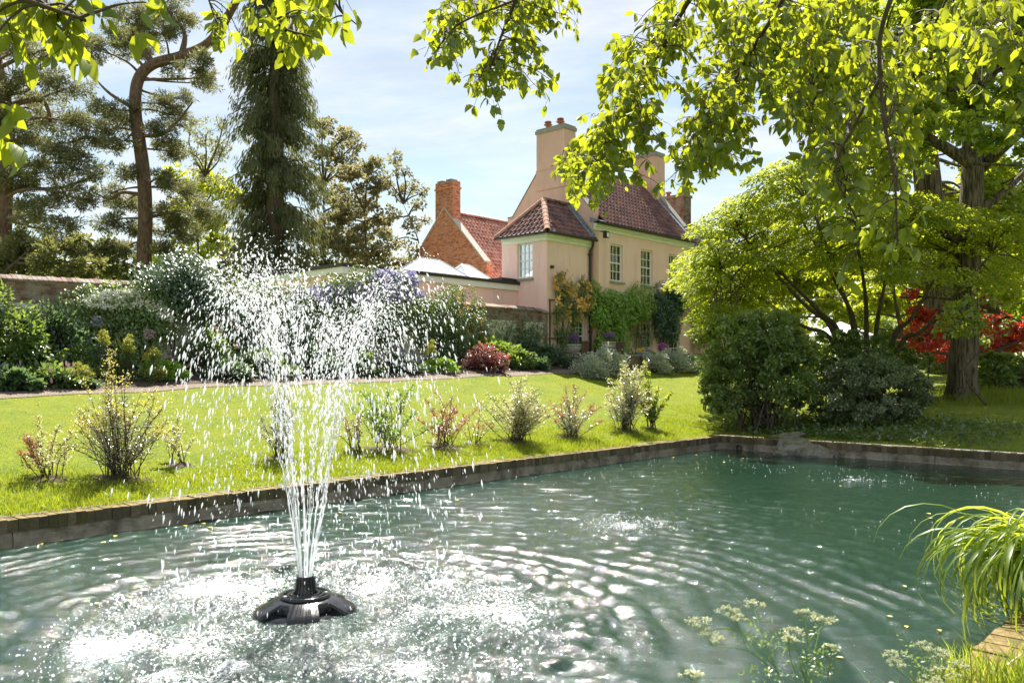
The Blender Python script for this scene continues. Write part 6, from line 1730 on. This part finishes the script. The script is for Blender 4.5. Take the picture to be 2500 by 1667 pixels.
gr_.add(*blades(22, 31, 11.5, 20.0, 26000, lambda m, n: .04 + 0 * n, .0070, lambda m, n: .8 + 0 * m, True))
ground_n = len(gr_.v)
tag(solo('grass', gr_, M['grass'], None), 'blades of bright lawn grass between the pond and the flower bed', 'grass', kind='stuff')
lg = MB(); lg.add(*blades(26.5, 30.5, 4.5, 9.0, 5200, lambda m, n: .28 + 0 * n, .007, lambda m, n: np.clip(1.2 - np.hypot(m - 28.5, n - 6.8) / 2.2, 0, 1)))
tag(solo('long_grass', lg, M['grass'], None), 'long unmown grass round the foot of the thick maple trunk', 'grass', kind='stuff')

# fallen petals and daisies on the lawn
n = 420
mm = rng.uniform(2, 27, n); nn = rng.uniform(11.6, 19.6, n); x, y = xy(mm, nn)
mb = MB(); leaf_cloud(mb, np.stack([x, y, TZ(x, y) + .045], 1), .045, None, None, 1.0, .5, LEAFR)
tag(solo('fallen_petals', mb, M['cream_flower'], None), 'pale petals and dead leaves scattered over the lawn', 'petals', kind='stuff')
# ================================================================== foreground
# leaf of the overhanging trees: ovate, pointed, folded along the midrib and drooping
def leaf_template(droop, fold, w=.5):
    xs = np.array([0, .20, .48, .78, 1.0]); wd = np.array([0, .22, .29, .17, 0]) * (w / .5)
    V = []
    for x, q in zip(xs, wd):
        z = -droop * x * x
        V += [[x, q, z + fold * q], [x, 0, z], [x, -q, z + fold * q]]
    F = []
    for i in range(4):
        a, b = 3 * i, 3 * i + 3
        F += [[a, a + 1, b + 1, b], [a + 1, a + 2, b + 2, b + 1]]
    return np.array(V), [np.array(F)]
LT = [leaf_template(d, f, w) for d, f, w in ((.18, .35, .5), (.32, .2, .56), (.08, .5, .46), (.25, .55, .6), (-.05, .3, .5))]
LME = {}
def over_tree(label, base, limbs, regions, n_single, key, mat='over', spec=None):
    """limbs: pixel paths with depth; regions: (polygon, twigs, depth range, leaf size)"""
    root = thing('overhanging_tree', label, 'tree', base)
    lb = MB(); pts = []
    top = np.array([base[0], base[1], 3.6])
    V, F = tube(curve([base - UP * .2, base + np.array([.05, .03, 1.8]), top], 8), np.linspace(.26, .17, 17), 14)
    part('trunk', MB().add(V, F), M['big_bark'], root, smooth=True)
    for lim in limbs:
        P = [P3(u, v, Y) for u, v, Y in lim[0]]
        f = P[0]; up = np.array([(top[0] + f[0]) / 2, (top[1] + f[1]) / 2, max(f[2], top[2]) + .35])
        if len(lim) == 3: branch(lb, [top - UP * .3, up, f], .05, lim[1] * 1.05, 8, 8)
        C = branch(lb, P, lim[1], lim[2], 7, 8); pts.append(C)
    LP = np.vstack(pts)
    PX = np.stack([1250 + FPX * LP[:, 0] / LP[:, 1], VH - FPX * (LP[:, 2] - EYE) / LP[:, 1]], 1)
    lp, ld, ln, ls = [], [], [], []
    for poly, ntw, (y0, y1), size, dens in regions:
        E = sample_poly(poly, ntw)
        for u, v in E:
            Y = rng.uniform(y0, y1); e = P3(u, v, Y)
            w = np.hypot(PX[:, 0] - u, (PX[:, 1] - v) * np.where(PX[:, 1] > v, 3.0, 1.0)) + 40 * np.abs(LP[:, 1] - Y)
            s = LP[rng.choice(np.argsort(w)[:9])]
            L = np.linalg.norm(e - s)
            ctrl = s * .45 + e * .55 + np.array([0, 0, .22 * L]) + rng.normal(0, .05, 3) * L
            t = np.linspace(0, 1, 12)[:, None]
            C = (1 - t) ** 2 * s + 2 * t * (1 - t) * ctrl + t * t * e
            C += np.cumsum(rng.normal(0, .006, C.shape), 0) * min(1, L)
            lb.add(*tube(C, np.linspace(.0055, .0022, 12), 4))
            reach = min(L, .75); n = max(2, int(dens * reach / .085))
            for q in range(n):
                f = 1 - (q / n) * reach / L
                p = C[int(round(f * 11))] + rng.normal(0, .018, 3)
                # a compound leaf: terminal leaflet and one or two pairs on a short stalk
                pd = unit(np.array([[rng.normal(), rng.normal(), rng.normal(-.7, .35)]]))[0]
                pl_ = size * rng.uniform(.7, 1.3); end = p + pd * pl_
                lb.add(*tube(np.array([p, end]), [.0018, .0012], 3))
                side = unit(np.cross(pd, rvec(1)[0])[None])[0]
                k = rng.choice([1, 3, 3, 5])
                for m_ in range(k):
                    if m_ == 0: o, d = end, pd
                    else:
                        sg = 1 if m_ % 2 else -1; o = p + pd * pl_ * (.85 if m_ < 3 else .45)
                        d = pd * .45 + side * sg
                    d = unit((d + np.array([0, 0, -.75]) + rng.normal(0, .22, 3))[None])[0]
                    lp.append(o); ld.append(d); ln.append(rng.normal(0, 1, 3) + np.array([0, -.35, .35])); ls.append(size * rng.uniform(.5, 1.35))
    part('boughs', lb, M['twig'], root, 'stuff', smooth=True)
    lp, ld, ln, ls = np.array(lp), np.array(ld), np.array(ln), np.array(ls)
    u = 1250 + FPX * lp[:, 0] / lp[:, 1]; v = VH - FPX * (lp[:, 2] - EYE) / lp[:, 1]
    seen = (u > -20) & (u < 2520) & (v > -30) & (v < 1600)
    order = np.argsort(-np.where(seen, ls / lp[:, 1], 0)); one = order[:n_single]; rest = order[n_single:]
    for i in one:
        k = int(rng.integers(len(LT)))
        if (k, mat) not in LME:
            me = MB().add(LT[k][0], LT[k][1]).mesh('leaf', smooth=True); me.materials.append(M[mat]); LME[(k, mat)] = me
        d = ld[i]; s = unit(np.cross(d, ln[i])[None])[0]; n = np.cross(s, d)
        o = link('leaf', LME[(k, mat)], None, root); sc = float(ls[i])
        loc = lp[i] - ROOTLOC[root.name]
        o.matrix_local = Matrix(((d[0] * sc, s[0] * sc, n[0] * sc, loc[0]), (d[1] * sc, s[1] * sc, n[1] * sc, loc[1]), (d[2] * sc, s[2] * sc, n[2] * sc, loc[2]), (0, 0, 0, 1)))
    mb = MB(); grp = rng.integers(len(LT), size=len(rest))
    for k in range(len(LT)):
        q = rest[grp == k]
        if len(q): mb.add(*place(LT[k][0], LT[k][1], lp[q], ld[q], ln[q], ls[q]))
    if mb.n: part('foliage', mb, M[mat], root, 'stuff', smooth=True)
    return root
over_tree('tree overhead on the right whose leafy boughs hang across the sky and house', np.array([4.6, -2.2, 0.45]), [
    ([(1790, -120, 5.6), (1690, -10, 6.0), (1610, 130, 6.4), (1540, 220, 6.6), (1480, 330, 6.8), (1440, 430, 6.9)], .022, .006),
    ([(2000, -160, 5.2), (1900, 20, 5.8), (1820, 150, 6.2), (1750, 280, 6.6), (1690, 400, 6.8)], .020, .005),
    ([(2240, -160, 4.4), (2155, 60, 4.6), (2150, 200, 4.7), (2165, 330, 4.7), (2185, 450, 4.7), (2190, 600, 4.7)], .015, .005),
    ([(2150, 190, 4.7), (2090, 300, 4.9), (2040, 420, 5.0), (2100, 560, 5.0), (2080, 640, 5.0)], .010, .004, 'sub'),
    ([(2480, -140, 4.6), (2420, 20, 5.0), (2350, 110, 5.2)], .014, .005),
    ([(2380, -160, 5.8), (2310, 0, 6.1), (2250, 130, 6.3), (2200, 280, 6.4)], .012, .004),
    ([(2110, -160, 6.2), (2030, -10, 6.4), (1995, 120, 6.6), (1985, 270, 6.7), (2000, 400, 6.7)], .012, .004),
    ([(1930, -160, 6.6), (1860, -20, 6.9), (1800, 100, 7.1), (1780, 220, 7.2)], .012, .004),
    ([(2560, -100, 5.4), (2470, 10, 5.8), (2420, 130, 6.0), (2400, 250, 6.0)], .012, .004),
    ([(2620, 80, 4.4), (2540, 180, 4.7), (2480, 270, 4.9)], .012, .005),
    ([(1330, -150, 5.6), (1260, 0, 6.0), (1220, 100, 6.2), (1190, 190, 6.3)], .018, .005),
    ([(1260, 0, 6.0), (1120, 60, 6.2), (1060, 130, 6.3)], .010, .004, 'sub')],
    [([(1010, 0), (1400, 0), (1410, 80), (1330, 130), (1390, 195), (1340, 250), (1250, 210), (1220, 290), (1150, 240), (1090, 180), (1030, 140), (1100, 90), (1010, 40)], 64, (6.0, 7.4), .076, 1.15),
     ([(1480, 120), (1560, 60), (1650, 0), (2000, 0), (2010, 250), (1900, 330), (1820, 400), (1720, 430), (1640, 470), (1560, 440), (1480, 500), (1390, 510), (1345, 440), (1380, 350), (1440, 300), (1470, 200)], 270, (5.8, 7.8), .078, 1.1),
     ([(1900, 0), (2480, 0), (2480, 100), (2330, 160), (2260, 300), (2260, 420), (2160, 480), (2020, 520), (1960, 400), (1900, 250)], 180, (5.2, 7.4), .078, 1.0),
     ([(1990, 480), (2080, 440), (2230, 480), (2250, 560), (2180, 640), (2080, 700), (2030, 680), (2060, 600)], 16, (4.5, 5.2), .08, .85),
     ([(2330, 60), (2480, 0), (2520, 300), (2460, 330), (2440, 200), (2380, 200)], 22, (4.4, 5.2), .085, .8)], 300, 'r')
over_tree('tree overhead on the left with large leaves close to the camera', np.array([-3.9, -1.8, 0.45]), [
    ([(-200, -120, 2.2), (-40, -40, 2.3), (90, 10, 2.35), (210, 50, 2.4)], .012, .004),
    ([(-160, 150, 2.2), (-40, 240, 2.3), (20, 290, 2.35)], .008, .003),
    ([(560, -160, 3.0), (620, -40, 3.1), (680, 60, 3.2), (760, 90, 3.2)], .009, .003),
    ([(760, -140, 3.8), (820, 10, 4.0), (870, 60, 4.0)], .009, .003),
    ([(480, -120, 4.8), (510, 0, 5.0), (530, 60, 5.0)], .008, .003)],
    [([(-60, -60), (230, -30), (245, 40), (220, 90), (140, 120), (60, 125), (-60, 110)], 20, (2.3, 2.8), .075, .8),
     ([(-60, 260), (60, 275), (95, 330), (60, 360), (-20, 400)], 6, (2.3, 2.7), .075, .65),
     ([(280, -40), (390, -40), (390, 30), (330, 50)], 5, (2.4, 2.8), .072, .6),
     ([(590, -40), (700, -30), (840, -30), (840, 60), (790, 100), (720, 110), (650, 100), (620, 40)], 15, (3.2, 4.2), .078, .75),
     ([(515, 45), (590, 50), (590, 95), (530, 100)], 6, (4.9, 5.6), .072, .9)], 220, 'l')

# ---- arching grass clump on the near edge
gc = np.array([4.22, 6.45, 0.36])
cl = thing('grass_clump', 'clump of long arching bright green grass hanging over the pond at right', 'grass clump', gc)
for i in range(290):
    a = rng.uniform(0, 2 * np.pi) if i % 4 == 0 else rng.normal(math.pi * 1.12, .55)
    d = np.array([math.cos(a), math.sin(a), 0]); L = rng.uniform(.85, 1.65); el_ = R(rng.uniform(48, 86)); droop = rng.uniform(1.7, 3.0)
    n = 13; P = [gc + np.array([rng.normal(0, .10), rng.normal(0, .10), 0])]; ang = el_
    for k in range(n - 1):
        P.append(P[-1] + (d * math.cos(ang) + UP * math.sin(ang)) * L / (n - 1)); ang -= droop * (0.35 + 1.3 * k / n) * 1.9 / (n - 1)
    P = np.array(P); P[:, 2] = np.maximum(P[:, 2], 0.03)
    s = np.cross(d, UP) * np.interp(np.arange(n) / (n - 1), [0, .3, .75, 1], [.006, .0125, .010, .0006])[:, None] * rng.uniform(.8, 1.35)
    tw = rng.normal(0, .5); s = s * math.cos(tw) + UP * np.linalg.norm(s, axis=1)[:, None] * math.sin(tw)
    mid = P + np.array([0, 0, -.0025])
    V = np.stack([P - s, mid, P + s], 1).reshape(-1, 3)
    F = np.array([[3 * k + j, 3 * k + j + 1, 3 * k + j + 4, 3 * k + j + 3] for k in range(n - 1) for j in (0, 1)])
    part('blade', MB().add(V, F), M['tall_grass'], cl, smooth=True)
# ---- cow parsley on the near bank
def umbel(root, c, r, stem_from, fm='cream_flower'):
    mb = MB(); n = int(9 + r * 60); sm = MB()
    sm.add(*tube(curve([stem_from, (stem_from + c) / 2 + rng.normal(0, .012, 3), c - UP * r * .8], 5), .0022, 4))
    for _ in range(n):
        a = rng.random() * 2 * np.pi; q = r * math.sqrt(rng.random()); e = c + np.array([q * math.cos(a), q * math.sin(a), -q * q / r * .35])
        sm.add(*tube(np.array([c - UP * r * .8, e]), .0008, 3))
        k = 22; P = e + rng.normal(0, r * .13, (k, 3)) * np.array([1, 1, .4])
        leaf_cloud(mb, P, .0062, None, None, 1, .5, LEAFR)
    part('flower_head', mb, M[fm], root, 'stuff'); part('stalk', sm, M['mid'], root, 'stuff')
def parsley(label, base, nodes, heads):
    b = np.array([base[0], base[1], float(TZ(base[0], base[1]))])
    root = thing('cow_parsley', label, 'plant', b)
    mids = [P3(*q) for q in nodes]
    P = curve([b] + mids, 8); mb = MB(); mb.add(*tube(P, np.linspace(.0042, .0022, len(P)), 6)); part('stem', mb, M['mid'], root, smooth=True)
    for u, v, Y, r in heads:
        c = P3(u, v, Y); k = P[np.argmin(np.linalg.norm(P - (c - UP * .25), axis=1))]
        umbel(root, c, r, k)
    lf = MB()
    for k in P[len(P) // 4:: 4]:
        for _ in range(3):
            t = k + rng.normal(0, .05, 3); n = 16
            leaf_cloud(lf, t + rng.normal(0, .02, (n, 3)), .016, None, None, 1, .7)
    part('leaves', lf, M['mid'], root, 'stuff')
parsley('cow parsley leaning left over the water, leftmost of the flowering stems', (1.15, 1.75), [(1940, 1720, 2.6), (1880, 1600, 2.7), (1820, 1545, 2.75)], [(1715, 1510, 2.75, .055), (1735, 1545, 2.7, .045), (1780, 1482, 2.8, .04), (1842, 1468, 2.8, .035), (1690, 1640, 2.5, .035), (1800, 1500, 2.75, .03)])
parsley('upright cow parsley in the middle of the bottom edge', (1.35, 1.9), [(1990, 1700, 2.7), (1990, 1600, 2.75), (2000, 1540, 2.8)], [(1935, 1535, 2.75, .040), (1965, 1490, 2.8, .035), (2010, 1502, 2.8, .042), (1925, 1555, 2.7, .03), (2030, 1575, 2.7, .025)])
parsley('cow parsley beside the orange mossy coping', (2.05, 2.1), [(2310, 1760, 2.8), (2270, 1660, 2.9), (2250, 1620, 2.95)], [(2190, 1590, 2.9, .040), (2185, 1612, 2.85, .03), (2252, 1568, 3.0, .04), (2290, 1585, 3.0, .045), (2305, 1630, 2.9, .05), (2340, 1615, 3.0, .035), (2270, 1650, 2.8, .04)])
# bank grass at the bottom right
bg_ = MB(); bg_.add(*blades(2.6, 8.0, -1.2, 1.24, 9000, lambda m, n: .16 + .16 * (m < 5.2), .0042, lambda m, n: np.clip(.25 + (n > .2) * .6 + 0 * m, 0, 1)))
bg_.add(*blades(3.4, 5.6, 1.0, 1.50, 900, lambda m, n: .16 + 0 * m, .0036, lambda m, n: 1 + 0 * m))
V = bg_.v[-1]; 
tag(solo('bank_grass', bg_, M['tall_grass'], None), 'long grass growing on the near bank in the bottom right corner', 'grass', kind='stuff')
